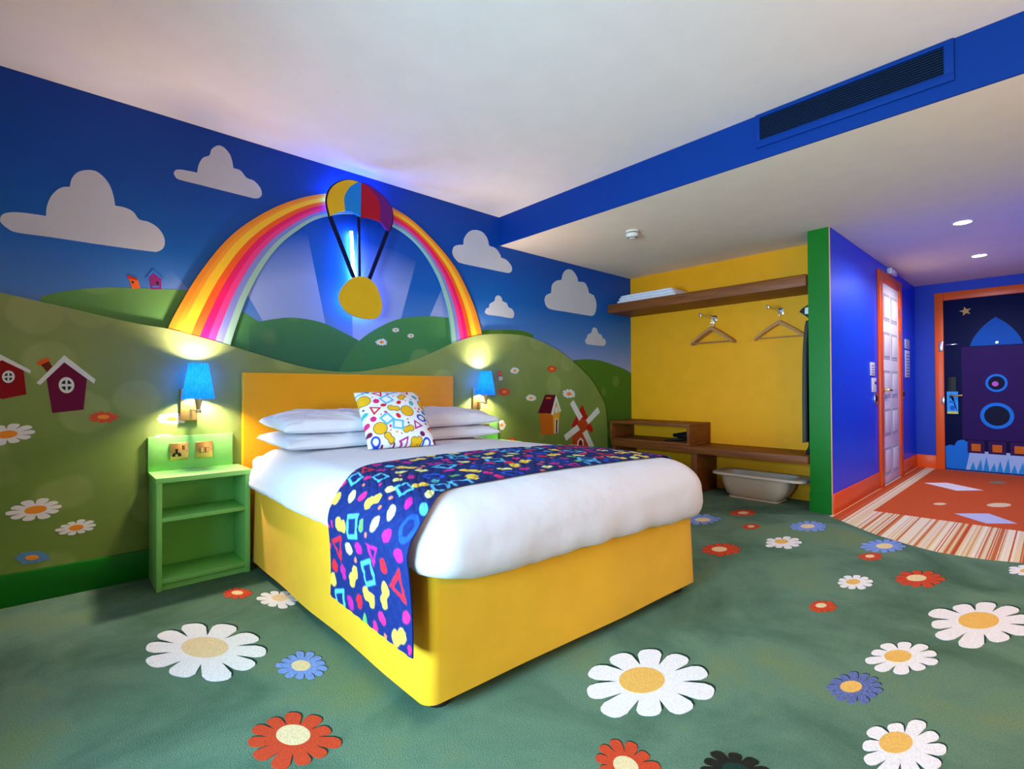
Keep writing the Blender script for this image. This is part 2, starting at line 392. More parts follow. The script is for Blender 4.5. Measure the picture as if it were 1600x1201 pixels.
def node_math(nt, op, a, b=None):
    n = nt.nodes.new('ShaderNodeMath')
    n.operation = op
    for i, v in enumerate((a, b)):
        if v is None:
            continue
        if isinstance(v, (int, float)):
            n.inputs[i].default_value = v
        else:
            nt.links.new(v, n.inputs[i])
    return n.outputs[0]


def ramp(nt, fac, stops, interp='LINEAR'):
    r = nt.nodes.new('ShaderNodeValToRGB')
    r.color_ramp.interpolation = interp
    els = r.color_ramp.elements
    while len(els) < len(stops):
        els.new(0.5)
    for e, (p, c) in zip(els, stops):
        e.position = p
        e.color = (*lin(c), 1) if isinstance(c, str) else (*c, 1)
    nt.links.new(fac, r.inputs['Fac'])
    return r.outputs['Color']


def mixc(nt, fac, a, b, mode='MIX'):
    n = nt.nodes.new('ShaderNodeMix')
    n.data_type = 'RGBA'
    n.blend_type = mode
    for sock, v in ((n.inputs[0], fac), (n.inputs[6], a), (n.inputs[7], b)):
        if isinstance(v, (int, float)):
            sock.default_value = v
        elif isinstance(v, str):
            sock.default_value = (*lin(v), 1)
        else:
            nt.links.new(v, sock)
    return n.outputs[2]


def base_nodes(name, rough):
    m = bpy.data.materials.new(name)
    m.use_nodes = True
    nt = m.node_tree
    b = nt.nodes['Principled BSDF']
    b.inputs['Roughness'].default_value = rough
    b.inputs['Specular IOR Level'].default_value = 0.25
    tc = nt.nodes.new('ShaderNodeTexCoord')
    sp = nt.nodes.new('ShaderNodeSeparateXYZ')
    nt.links.new(tc.outputs['Object'], sp.inputs[0])
    return m, nt, b, tc, sp


def sky_print():
    """printed sky: deep blue overhead to pale lavender at the hills, with pale sun rays"""
    m, nt, b, tc, sp = base_nodes('printed_sky_wallpaper', 0.5)
    z01 = node_math(nt, 'DIVIDE', node_math(nt, 'SUBTRACT', sp.outputs[2], 1.25), 1.3)
    sky = ramp(nt, z01, [(0.0, '#8c9cd6'), (0.2, '#4c80c6'), (0.42, '#0a60b4'), (0.7, '#004aa8'), (1.0, '#003c9c')])
    dx = node_math(nt, 'SUBTRACT', sp.outputs[0], 0.14)
    dz = node_math(nt, 'SUBTRACT', sp.outputs[2], 0.35)
    ang = node_math(nt, 'ARCTAN2', dx, dz)
    w = node_math(nt, 'SINE', node_math(nt, 'ADD', node_math(nt, 'MULTIPLY', ang, 12.9), -0.085))
    wedge = node_math(nt, 'GREATER_THAN', w, -0.45)
    rad = node_math(nt, 'SQRT', node_math(nt, 'ADD', node_math(nt, 'MULTIPLY', dx, dx), node_math(nt, 'MULTIPLY', dz, dz)))
    fade = nt.nodes.new('ShaderNodeMapRange')
    fade.inputs['From Min'].default_value = 1.74
    fade.inputs['From Max'].default_value = 1.45
    nt.links.new(rad, fade.inputs['Value'])
    f = node_math(nt, 'MULTIPLY', node_math(nt, 'MULTIPLY', wedge, fade.outputs[0]), 0.5)
    c = mixc(nt, f, sky, '#c3c8ee')
    nt.links.new(c, b.inputs['Base Color'])
    return m


def hill_print(name, c_top, c_bot, z0, z1, blob=0.35):
    """printed grass: soft lighter and darker round dabs over a vertical blend of greens"""
    m, nt, b, tc, sp = base_nodes(name, 0.55)
    t = node_math(nt, 'DIVIDE', node_math(nt, 'SUBTRACT', sp.outputs[2], z0), z1 - z0)
    base = ramp(nt, t, [(0.0, c_bot), (1.0, c_top)])
    v = nt.nodes.new('ShaderNodeTexVoronoi')
    v.inputs['Scale'].default_value = 3.2
    v.feature = 'SMOOTH_F1'
    v.inputs['Smoothness'].default_value = 0.15
    n = nt.nodes.new('ShaderNodeTexNoise')
    n.inputs['Scale'].default_value = 2.6
    n.inputs['Detail'].default_value = 4
    nt.links.new(tc.outputs['Object'], v.inputs['Vector'])
    nt.links.new(tc.outputs['Object'], n.inputs['Vector'])
    dab = ramp(nt, v.outputs['Distance'], [(0.0, (1, 1, 1)), (0.30, (1, 1, 1)), (0.36, (0, 0, 0)), (1, (0, 0, 0))])
    mott = ramp(nt, n.outputs['Fac'], [(0.35, (0, 0, 0)), (0.65, (1, 1, 1))])
    lighter = mixc(nt, 0.30, base, '#c4cc84')
    darker = mixc(nt, 0.35, base, '#4c6a28')
    c1 = mixc(nt, node_math(nt, 'MULTIPLY', dab, 2.2 * blob), base, lighter)
    c2 = mixc(nt, node_math(nt, 'MULTIPLY', mott, 2.0 * blob), c1, darker)
    nt.links.new(c2, b.inputs['Base Color'])
    return m


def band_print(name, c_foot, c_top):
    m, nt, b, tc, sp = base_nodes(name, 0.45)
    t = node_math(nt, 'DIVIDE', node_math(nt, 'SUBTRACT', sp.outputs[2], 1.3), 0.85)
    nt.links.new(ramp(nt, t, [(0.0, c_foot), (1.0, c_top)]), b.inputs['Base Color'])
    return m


def carpet_print():
    m, nt, b, tc, sp = base_nodes('green_carpet_pile', 0.95)
    n = nt.nodes.new('ShaderNodeTexNoise')
    n.inputs['Scale'].default_value = 1.6
    n.inputs['Detail'].default_value = 5
    n.inputs['Roughness'].default_value = 0.6
    n.inputs['Distortion'].default_value = 0.6
    nt.links.new(tc.outputs['Object'], n.inputs['Vector'])
    base = ramp(nt, n.outputs['Fac'], [(0.32, '#4c6a54'), (0.45, '#5c7c66'), (0.55, '#6a8a72'), (0.68, '#768c66')])
    g = nt.nodes.new('ShaderNodeTexNoise')
    g.inputs['Scale'].default_value = 260
    g.inputs['Detail'].default_value = 2
    nt.links.new(tc.outputs['Object'], g.inputs['Vector'])
    gr = ramp(nt, g.outputs['Fac'], [(0.3, (0.72, 0.72, 0.72)), (0.7, (1.15, 1.15, 1.15))])
    c = mixc(nt, 1.0, base, gr, 'MULTIPLY')
    nt.links.new(c, b.inputs['Base Color'])
    bp = nt.nodes.new('ShaderNodeBump')
    bp.inputs['Strength'].default_value = 0.5
    bp.inputs['Distance'].default_value = 0.006
    nt.links.new(g.outputs['Fac'], bp.inputs['Height'])
    nt.links.new(bp.outputs['Normal'], b.inputs['Normal'])
    b.inputs['Specular IOR Level'].default_value = 0.1
    return m


def pile(name, color, var=0.12):
    return mat(name, color, 0.95, var=var, vscale=180, bump=0.4, bscale=260, spec=0.1)


def stripe_print():
    m, nt, b, tc, sp = base_nodes('striped_carpet_border', 0.95)
    n = nt.nodes.new('ShaderNodeTexNoise')
    n.noise_dimensions = '1D'
    n.inputs['Scale'].default_value = 7
    n.inputs['Detail'].default_value = 5
    n.inputs['Roughness'].default_value = 0.62
    g = nt.nodes.new('ShaderNodeTexNoise')
    g.inputs['Scale'].default_value = 160
    nt.links.new(tc.outputs['Object'], g.inputs['Vector'])
    jit = node_math(nt, 'ADD', sp.outputs[1], node_math(nt, 'MULTIPLY', g.outputs['Fac'], 0.004))
    nt.links.new(jit, n.inputs['W'])
    c = ramp(nt, n.outputs['Fac'], [(0.0, '#c4552c'), (0.40, '#d99a68'), (0.425, '#e9d2a6'), (0.475, '#f2e6cb'), (0.53, '#c4582e'), (0.55, '#e8d6b0'), (0.60, '#c86a40'), (0.66, '#efe0c0')], 'CONSTANT')
    nt.links.new(c, b.inputs['Base Color'])
    b.inputs['Specular IOR Level'].default_value = 0.1
    return m


M['sky'] = sky_print()
M['hill'] = hill_print('hill_panel_print', '#a8ae74', '#768e40', 0.1, 1.7)
M['hill_far'] = hill_print('far_hill_print', '#6f9c4a', '#4f8a4a', 1.2, 1.7, 0.2)
M['hill_in'] = hill_print('inner_hill_print', '#4c8c4c', '#0c5a4c', 1.05, 1.6, 0.2)
M['hill_in2'] = hill_print('inner_right_hill_print', '#4f9450', '#2b7048', 1.05, 1.65, 0.25)
M['hill_dark'] = hill_print('dark_hill_print', '#4a7a22', '#2f6418', 0.3, 1.4, 0.2)
M['carpet'] = carpet_print()
M['stripes'] = stripe_print()

# ------------------------------------------------------------------ the setting
floor = struct(box('floor', XL - 0.1, XE + 0.1, YF - 0.1, 0.1, -0.12, 0.0, M['carpet']))
struct(box('ceiling', XL - 0.1, XB + 0.02, YF - 0.1, 0.1, H, H + 0.1, M['ceiling']))
struct(box('ceiling_low', XB + 0.012, XE + 0.1, YF - 0.1, 0.1, S, H + 0.1, M['ceiling_low']))
bulk = struct(box('wall_bulkhead', XB, XB + 0.0115, YF, 0.0, S, H + 0.05, M['blue']))
wall = struct(box('wall_back', XL - 0.1, XW + 0.1, 0.0, 0.1, 0, H, M['sky']))
struct(box('wall_far', XW, XW + 0.1, YN, 0.0, 0, S, M['yellow_wall']))
part = struct(box('wall_partition', XH + 0.014, XE, YH, YN, 0, S, M['hall_blue']))
cap = struct(box('trim_1', XH, XH + 0.0139, YH + 0.004, YN + 0.002, 0, S, M['green_trim']))
struct(box('baseboard_partition', XH - 0.004, XH, YH + 0.003, YN + 0.006, 0, 0.155, M['green_trim']))
struct(box('trim_2', XH - 0.002, XH + 0.0139, YH - 0.001, YH + 0.0039, 0, S, M['bead']))
entry = struct(box('wall_entry', XE, XE + 0.1, YR - 0.1, YH, 0, S, M['entry_blue']))
struct(box('wall_right', 3.0, XE, YR - 0.1, YR, 0, S, M['hall_blue']))
struct(box('wall_corner', 3.0, 3.1, YF, YR - 0.1001, 0, S, M['blue']))
struct(box('wall_front', XL - 0.1, 3.1, YF - 0.1, YF, 0, H, M['plain_wall']))
# left wall with the window opening
wl = []
struct(box('wall_left', XL - 0.1, XL, YF, -3.05, 0, H, M['plain_wall']))
struct(box('wall_left', XL - 0.1, XL, -1.65, 0.0, 0, H, M['plain_wall']))
struct(box('wall_left', XL - 0.1, XL, -3.05, -1.65, 0, 0.55, M['plain_wall']))
struct(box('wall_left', XL - 0.1, XL, -3.05, -1.65, 1.6, H, M['plain_wall']))
# skirting boards
struct(box('baseboard_back', XL, 3.08, -0.034, 0.0, 0, 0.152, M['green_trim'], bev=0.004))
struct(box('baseboard_hall', XH + 0.001, 4.66, YH - 0.014, YH, 0, 0.163, M['orange_trim'], bev=0.003))
struct(box('baseboard_hall', 5.73, XE - 0.014, YH - 0.014, YH, 0, 0.163, M['orange_trim'], bev=0.003))
struct(box('baseboard_entry', XE - 0.014, XE, -2.345, YH, 0, 0.163, M['orange_trim'], bev=0.003))

# ------------------------------------------------------------------ carpet pattern
PILE = {'white': pile('white_pile', '#f2eef0'), 'red': pile('red_pile', '#cf4a2c'), 'blue': pile('blue_pile', '#7f9be0', 0.3),
        'darkblue': pile('slate_blue_pile', '#6470a8', 0.45), 'black': pile('black_pile', '#26251f'), 'gold': pile('gold_pile', '#eebb62'),
        'cream': pile('cream_pile', '#ecd3a4'), 'orange': pile('terracotta_pile', '#d05a2c', 0.2), 'lilac': pile('lilac_pile', '#c2c8e2'),
        'grey': pile('grey_green_pile', '#8c8a70'), 'shade': pile('dark_green_pile', '#1e3a30')}


def flower_pts(c, A, B, n, rin, seed, ph=0.0):
    rnd = random.Random(seed)
    k = n * 10
    lens = [rnd.uniform(0.86, 1.06) for _ in range(n)]
    out = []
    for i in range(k):
        t = i / k
        q = t * n
        pi_ = int(q) % n
        u = q - int(q)
        r = rin + (lens[pi_] - rin) * (max(0.0, 1 - abs(2 * u - 1) ** 3.2)) ** 0.55
        a = 2 * PI * t + ph
        out.append((c[0] + r * (A[0] * math.cos(a) + B[0] * math.sin(a)), c[1] + r * (A[1] * math.cos(a) + B[1] * math.sin(a))))
    return out


def ell_pts(c, A, B, s=1.0, n=28):
    return [(c[0] + s * (A[0] * math.cos(2 * PI * i / n) + B[0] * math.sin(2 * PI * i / n)), c[1] + s * (A[1] * math.cos(2 * PI * i / n) + B[1] * math.sin(2 * PI * i / n))) for i in range(n)]


for i, f in enumerate(TRACE['F']):
    c, A, B, cc, col = f[0:2], f[2:4], f[4:6], f[6:8], f[8]
    if i == 6:
        B = [0.06, 0.075]
    if i == 7:
        B = [0.05, 0.055]
        A = [0.07, -0.065]
    n = {'white': 10, 'red': 11, 'blue': 13, 'darkblue': 13, 'black': 10}[col]
    ph = random.Random(i).uniform(0, 1)
    # woven outline seen on the far side of each flower
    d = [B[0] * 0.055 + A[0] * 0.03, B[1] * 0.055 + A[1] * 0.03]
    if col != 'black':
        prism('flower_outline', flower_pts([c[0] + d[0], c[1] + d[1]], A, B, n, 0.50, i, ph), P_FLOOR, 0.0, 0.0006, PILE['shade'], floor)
    pf = prism('flower', flower_pts(c, A, B, n, 0.50, i, ph), P_FLOOR, 0.0, 0.0014, PILE[col], floor)
    tag(pf, {'white': 'white woven daisy', 'red': 'red woven flower', 'blue': 'pale blue woven flower', 'darkblue': 'slate blue woven flower', 'black': 'black woven flower'}[col])
    prism('flower_center', ell_pts(cc, A, B, 0.37), P_FLOOR, 0.0, 0.0021, PILE['shade'] if col == 'black' else (PILE['gold'] if c[0] > -0.35 and col in ('white', 'darkblue') else PILE['cream']), pf)

arc = [tuple(p) for p in TRACE['arc']]
arc = smooth_poly(arc, 6, 80, closed=False)
border = prism('carpet_border', arc + [(2.80, -3.40), (3.0, YR), (XE - 0.001, YR), (XE - 0.001, YH), (XH, YH)], P_FLOOR, 0.0, 0.001, M['stripes'], floor)
tag(border, 'cream and terracotta striped carpet')
fieldp = prism('carpet_field', [(3.50, -2.335), (3.555, YR + 0.12), (XE - 0.02, YR + 0.12), (XE - 0.02, -2.335)], P_FLOOR, 0.0, 0.0018, PILE['orange'], floor)
tag(fieldp, 'terracotta carpet in the hall')
for key, col in (('dia1', 'white'), ('dia2', 'lilac')):
    tag(prism('carpet_diamond', TRACE[key], P_FLOOR, 0.0, 0.0026, PILE[col], fieldp), 'pale diamond woven in the carpet')
for d, col in zip(TRACE['dots'], ('cream', 'cream', 'grey')):
    prism('carpet_dot', ell_pts(d[0:2], d[2:4], d[4:6], 1.0, 24), P_FLOOR, 0.0, 0.0026, PILE[col], fieldp)

# ------------------------------------------------------------------ mural printed on the bed wall
for k in 'abcdef':
    prism('cloud', smooth_poly(TRACE['cloud_' + k], 5), P_WALL, 0.0, 0.0012, M['cloud'], wall)


def hill(name, pts, floor_z, m, h, parent=wall):
    p = smooth_poly(pts, 5, 60, closed=False)
    p = p + [(p[-1][0], floor_z), (p[0][0], floor_z)]
    return prism(name, p, P_WALL, 0.0, h, m, parent)


hill('hill', TRACE['hill_left'], 1.05, M['hill_far'], 0.0008)
hill('hill', [[-0.74, TRACE['hill_in_l0'][0][1] + 0.02]] + TRACE['hill_in_l0'], 1.05, M['hill_in2'], 0.0008)
hill('hill', TRACE['hill_in_l'], 0.95, M['hill_in'], 0.0014)
hill('hill', TRACE['hill_in_r'], 0.95, M['hill_in2'], 0.0020)
hill('hill', TRACE['hill_strip'], 1.2, M['hill_dark'], 0.0008)
hill('hill', TRACE['hill_right'] + [[3.6, 1.02]], 0.05, M['hill_dark'], 0.0011)

DEC = {n: mat('print_' + n, c, 0.6, var=0.03, spec=0.15) for n, c in (
    ('maroon', '#6a0a34'), ('darkred', '#8c0c10'), ('roofwhite', '#dfe2da'), ('pane', '#2a2418'), ('brown', '#6c2a10'), ('orange', '#e0601c'),
    ('petal', '#eae6e8'), ('flower_red', '#d8482a'), ('flower_blue', '#5a8cc4'), ('flower_eye', '#f0922a'), ('house_orange', '#c86a14'),
    ('house_yellow', '#e0a826'), ('house_roof', '#5a0c26'), ('mill', '#b4461c'), ('mill_red', '#b41e1c'), ('bird_orange', '#ee6a20'),
    ('bird_red', '#c42a1a'), ('bird_purple', '#8a2a74'), ('bird_blue', '#2f7ad6'), ('canopy_yellow', '#eab81e'), ('canopy_blue', '#1b86d6'),
    ('canopy_red', '#b01428'), ('canopy_purple', '#6c1c70'), ('navy', '#0c1038'), ('rocket_navy', '#030a38'), ('rocket_blue', '#0c50a8'),
    ('rocket_purple', '#2c0650'), ('porthole', '#1a76d8'), ('space', '#0c0a2a'), ('smoke', '#1c74d2'), ('flame', '#a8bce6'), ('spike', '#2a8ed2'),
    ('exhaust', '#36084a'), ('glow_orange', '#d06414'), ('star', '#d09a5a'), ('pink', '#c45ac0'), ('tagblue', '#3aa0ea'), ('tagdark', '#2a5cc0'), ('tagyellow', '#d8d66a'))}


def wall_flower(f, parent, h, seed):
    col = {'white': DEC['petal'], 'red': DEC['flower_red'], 'blue': DEC['flower_blue']}[f[6]]
    n = {'white': 10, 'red': 11, 'blue': 12}[f[6]]
    o = prism('flower', flower_pts(f[0:2], f[2:4], f[4:6], n, 0.48, seed, 0.3), P_WALL, h - 0.0008, h, col, parent)
    prism('flower_center', ell_pts(f[0:2], f[2:4], f[4:6], 0.37), P_WALL, h - 0.0008, h + 0.0006, DEC['flower_eye'], o)
    return o


for i, f in enumerate(TRACE['af']):
    wall_flower(f, wall, 0.0028, 40 + i)
Hs = TRACE['H']


def deco(name, key, mname, parent, h, base):
    return prism(name, Hs[key], P_WALL, base, base + h, DEC[mname], parent)


for b, bm_, rm, pm in (('b1', 'bird_orange', 'bird_red', None), ('b2', 'bird_purple', 'bird_blue', 'b2_perch')):
    o = deco('painted_birdhouse', b + '_body', bm_, wall, 0.0016, 0.0)
    tag(o, 'orange painted birdhouse' if b == 'b1' else 'purple painted birdhouse with blue roof')
    deco('roof', b + '_roof', rm, o, 0.0008, 0.0016)
    w = Hs[b + '_hole']
    prism('entrance_hole', ell_pts(w[0:2], w[2:4], w[4:6], 1.0, 16), P_WALL, 0.0016, 0.0022, DEC['pane'], o)
    if pm:
        deco('perch', pm, 'bird_blue', o, 0.0008, 0.0016)

# ------------------------------------------------------------------ raised hill panel
HT = 0.022
hp = thing('hill_panel', (0.2, 0.0, 0.6), 'raised panel of printed green hills along the wall behind the bed', 'wall panel')
edge = smooth_poly([[XL + 0.002, 1.65]] + TRACE['hill_edge'], 5, 60, closed=False)
prism('panel_board', edge + [(edge[-1][0], 0.153), (XL + 0.002, 0.153)], P_WALL, 0.0025, HT, M['hill'], hp)
for i, f in enumerate(TRACE['wf']):
    wall_flower(f, hp, HT + 0.001, i)


def round_window(o, w, base):
    fr = prism('window_frame', ell_pts(w[0:2], w[2:4], w[4:6], 1.0, 28), P_WALL, base, base + 0.0006, DEC['roofwhite'], o)
    for q in range(4):
        a0, a1 = q * PI / 2 + 0.26, (q + 1) * PI / 2 - 0.26
        arcp = [(0.2 * math.cos((a0 + a1) / 2), 0.2 * math.sin((a0 + a1) / 2))] + [(0.66 * math.cos(a0 + (a1 - a0) * t / 6), 0.66 * math.sin(a0 + (a1 - a0) * t / 6)) for t in range(7)]
        prism('window_pane', [(w[0] + x * w[2] + y * w[4], w[1] + x * w[3] + y * w[5]) for x, y in arcp], P_WALL, base, base + 0.0012, DEC['pane'], o)


B0 = HT
o = deco('painted_house', 'h1_body', 'maroon', hp, 0.0008, B0)
tag(o, 'purple painted house with a white roof')
deco('chimney', 'h1_chim', 'brown', o, 0.0004, B0)
deco('chimney_cap', 'h1_cap', 'orange', o, 0.0008, B0)
deco('roof', 'h1_roof', 'roofwhite', o, 0.0016, B0)
round_window(o, Hs['h1_win'], B0 + 0.0008)
o = deco('painted_house', 'h2_body', 'darkred', hp, 0.0008, B0)
tag(o, 'dark red painted house cut by the picture edge')
deco('roof', 'h2_roof', 'roofwhite', o, 0.0016, B0)
round_window(o, Hs['h2_win'], B0 + 0.0008)
o = deco('painted_house', 'h3_body', 'house_orange', hp, 0.0008, B0)
tag(o, 'orange painted cottage with a maroon roof')
deco('roof', 'h3_roof', 'house_roof', o, 0.0012, B0)
deco('gable_wall', 'h3_front', 'house_yellow', o, 0.0010, B0)
deco('gable_trim', 'h3_trim', 'roofwhite', o, 0.0016, B0)
deco('window_pane', 'h3_win', 'roofwhite', o, 0.0014, B0)
deco('door_frame', 'h3_door_f', 'roofwhite', o, 0.0014, B0)
deco('door_leaf', 'h3_door', 'house_roof', o, 0.0020, B0)
deco('chimney', 'h3_ch1', 'orange', o, 0.0018, B0)
o = deco('painted_windmill', 'wm_body', 'mill', hp, 0.0008, B0)
tag(o, 'terracotta painted windmill with white sails')
deco('cap', 'wm_cap', 'mill_red', o, 0.0012, B0)
w = Hs['wm_hub']
prism('hub', ell_pts(w[0:2], w[2:4], w[4:6], 1.0, 20), P_WALL, B0, B0 + 0.0015, DEC['mill'], o)
for k in '1234':
    deco('sail', 'wm_s' + k, 'roofwhite', o, 0.0020, B0)
deco('door_arch', 'wm_arch', 'roofwhite', o, 0.0015, B0)
deco('door_leaf', 'wm_door', 'darkred', o, 0.0020, B0)

# ------------------------------------------------------------------ rainbow panel
OUT_ = [[-1.03, 1.20], [-0.978, 1.358], [-0.926, 1.485], [-0.836, 1.672], [-0.714, 1.873], [-0.595, 2.016], [-0.429, 2.161], [-0.26, 2.269], [-0.091, 2.344], [0.08, 2.386], [0.24, 2.395], [0.398, 2.375], [0.565, 2.324], [0.734, 2.227], [0.88, 2.119], [0.999, 2.006], [1.104, 1.858], [1.194, 1.695], [1.267, 1.489], [1.305, 1.33]]
INN_ = [[-0.70, 1.13], [-0.669, 1.278], [-0.632, 1.414], [-0.576, 1.586], [-0.489, 1.778], [-0.388, 1.936], [-0.271, 2.059], [-0.171, 2.144], [-0.079, 2.194], [0.05, 2.242], [0.2, 2.26], [0.402, 2.238], [0.565, 2.179], [0.702, 2.073], [0.813, 1.928], [0.879, 1.786], [0.928, 1.625], [0.958, 1.39], [0.965, 1.25]]


def resample(pts, n):
    P = np.array(smooth_poly(pts, 8, 90, closed=False))
    d = np.r_[0, np.cumsum(np.hypot(*np.diff(P, axis=0).T))]
    t = np.linspace(0, d[-1], n)
    return np.stack([np.interp(t, d, P[:, 0]), np.interp(t, d, P[:, 1])], 1)


NO, NI = resample(OUT_, 90), resample(INN_, 90)
rb = thing('rainbow_panel', (0.2, 0.0, 1.3), 'raised rainbow arch on the wall over the yellow headboard', 'wall panel')
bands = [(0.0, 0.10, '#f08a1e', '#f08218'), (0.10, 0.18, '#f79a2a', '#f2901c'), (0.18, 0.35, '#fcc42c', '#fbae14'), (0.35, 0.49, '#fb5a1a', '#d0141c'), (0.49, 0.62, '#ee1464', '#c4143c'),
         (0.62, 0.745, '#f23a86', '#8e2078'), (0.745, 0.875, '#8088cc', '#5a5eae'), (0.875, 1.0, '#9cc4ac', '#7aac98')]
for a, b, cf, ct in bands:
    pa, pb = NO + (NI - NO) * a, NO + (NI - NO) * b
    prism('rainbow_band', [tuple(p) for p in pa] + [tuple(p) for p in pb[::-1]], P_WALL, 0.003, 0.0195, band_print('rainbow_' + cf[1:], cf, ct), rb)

# ------------------------------------------------------------------ parachute sculpture
ps = thing('parachute_sculpture', (0.13, -0.09, 1.9), 'cut-out striped parachute lit blue from behind over the rainbow', 'wall sculpture')
for key, mname, hh in (('p_y', 'canopy_yellow', 0.094), ('p_b', 'canopy_blue', 0.0935), ('p_r', 'canopy_red', 0.094), ('p_p', 'canopy_purple', 0.0935)):
    prism('canopy_panel', smooth_poly(Hs[key], 4, 40), P_WALL, 0.074, hh, DEC[mname], ps)
can = [Vector(p) for p in Hs['p_y'][:8]] + [Vector(p) for p in Hs['p_p'][:7]]
cxy = sum(can, Vector((0, 0))) / len(can)
tube('canopy_rim', [(p.x + (p.x - cxy.x) * 0.02, -0.084, p.y + (p.y - cxy.y) * 0.02) for p in [Vector(q) for q in smooth_poly([tuple(c) for c in can], 4, 80, closed=False)]], 0.006, DEC['navy'], ps, 8)
L = Hs['p_lines']
for q in range(3):
    a, b = Vector(L[2 * q]), Vector(L[2 * q + 1])
    d = (b - a).normalized()
    s = Vector((-d.y, d.x)) * (0.013 if q != 1 else 0.009)
    prism('parachute_line', [a + s, a - s, b - s, b + s], P_WALL, 0.070, 0.084, DEC['navy'], ps)
prism('plain_disc', smooth_poly(Hs['p_disc'], 4, 60), P_WALL, 0.072, 0.092, DEC['canopy_yellow'], ps)  # plain yellow disc added in place of the hanging figure
box('wall_fixing', 0.11, 0.16, -0.074, -0.0005, 2.25, 2.30, M['black'], ps)
box('wall_fixing', 0.13, 0.18, -0.072, -0.0005, 1.60, 1.65, M['black'], ps)
led = mat('blue_white_led', '#4078ff', 0.5, emit='#5c90ff', estr=140)
led2 = mat('blue_led', '#2050ff', 0.5, emit='#2a5cff', estr=110)
tube('led_strip', [(0.085, -0.03, 2.12), (0.09, -0.03, 2.0), (0.10, -0.03, 1.86), (0.112, -0.03, 1.78)], 0.012, led, ps, 8)
crim = [Vector(q) for q in smooth_poly([tuple(c) for c in can], 3, 80, closed=False)]
tube('led_strip', [(cxy.x + (p.x - cxy.x) * 0.86, -0.05, cxy.y + (p.y - cxy.y) * 0.86 + 0.0) for p in crim[3:-6]], 0.007, led2, ps, 6)
dc = [Vector(p) for p in Hs['p_disc']]
dcc = sum(dc, Vector((0, 0))) / len(dc)
tube('led_strip', [(dcc.x + (p.x - dcc.x) * 0.82, -0.04, dcc.y + (p.y - dcc.y) * 0.82) for p in dc + dc[:1]], 0.005, led2, ps, 6)

# ------------------------------------------------------------------ headboard
hb = thing('headboard', (0.16, -0.04, 0.0), 'plain yellow rectangular headboard behind the white pillows', 'headboard')
box('headboard_panel', -0.610, 0.932, -0.062, -HT - 0.0008, 0.0, 1.118, M['headboard'], hb, bev=0.004)
box('headboard_leg', -0.45, -0.35, -0.066, -0.0622, 0.0, 0.3, M['foot'], hb)
box('headboard_leg', 0.67, 0.77, -0.066, -0.0622, 0.0, 0.3, M['foot'], hb)

# ------------------------------------------------------------------ bed
bed = thing('bed', (0.16, -1.05, 0.0), 'double divan bed with a fitted yellow valance', 'bed')


def rrect_pts(x0, x1, y0, y1, r, nc=6, ns=14, skew=0.0):
    """points round a rounded rectangle, always the same count; skew lowers the far foot corner"""
    r = max(r, 0.004)
    out = []
    cs = [((x1 - r, y1 - r), 0), ((x0 + r, y1 - r), 90), ((x0 + r, y0 + r), 180), ((x1 - r, y0 + r), 270)]
    for i, (c, a0) in enumerate(cs):
        for k in range(nc + 1):
            a = math.radians(a0 + 90 * k / nc)
            out.append((c[0] + r * math.cos(a), c[1] + r * math.sin(a)))
        nx, na = cs[(i + 1) % 4]
        s = out[-1]
        e = (nx[0] + r * math.cos(math.radians(na)), nx[1] + r * math.sin(math.radians(na)))
        for k in range(1, ns):
            t = k / ns
            out.append((s[0] + (e[0] - s[0]) * t, s[1] + (e[1] - s[1]) * t))
    return [(x, y + skew * (x - x0) / (x1 - x0) * max(0.0, (y1 - y) / (y1 - y0))) for x, y in out]


def ring_mesh(name, rings, m, parent, cap_top=True, cap_bot=True, smooth=True, sharp=55):
    n = len(rings[0])
    vs = [v for r in rings for v in r]
    fs = []
    for k in range(len(rings) - 1):
        for i in range(n):
            j = (i + 1) % n
            fs.append([k * n + i, k * n + j, (k + 1) * n + j, (k + 1) * n + i])
    if cap_bot:
        fs.append(list(range(n))[::-1])
    if cap_top:
        fs.append([(len(rings) - 1) * n + i for i in range(n)])
    return obj(name, vs, fs, m, parent, smooth, sharp)


BX0, BX1, BY0, BY1 = -0.600, 0.918, -2.058, -0.235
rings = []
for k in range(13):
    t = k / 12
    z = 0.045 + t * 0.415
    fl = 0.012 * (1 - t)
    base = rrect_pts(BX0 - fl, BX1 + fl, BY0 - fl, BY1, 0.045, 6, 24, -0.062)
    ring = []
    for i, (x, y) in enumerate(base):
        w = noise.noise(Vector((x * 3.1, y * 3.1, z * 2.0))) * 0.006 * (1 - 0.5 * t)
        w2 = noise.noise(Vector((x * 2.0, y * 2.0, 7.7))) * 0.010 * (1 - t) ** 2
        ring.append((x + w, y + w, z + w2))
    rings.append(ring)
ring_mesh('valance', rings, M['valance'], bed)
for x, y in ((-0.52, -1.99), (0.85, -2.05), (-0.52, -0.2), (0.85, -0.2)):
    lathe('bed_foot', [(0.035, 0.0), (0.04, 0.008), (0.032, 0.05), (0.032, 0.06)], (x, y, 0), M['foot'], bed, 20)
rings = [[(x, y, z) for x, y in rrect_pts(BX0 + 0.01 + i, BX1 - 0.01 - i, BY0 + 0.01 + i, BY1 + 0.10 - i, 0.06, 6, 10, -0.05)] for z, i in ((0.462, 0.01), (0.475, 0), (0.60, 0), (0.62, 0.015))]
ring_mesh('mattress', rings, M['linen'], bed)

# ------------------------------------------------------------------ duvet
DX0, DX1, DY0, DY1, DR = -0.672, 1.025, -2.135, -0.28, 0.15
SKD = -0.045
RX, RZ = 0.17, 0.145


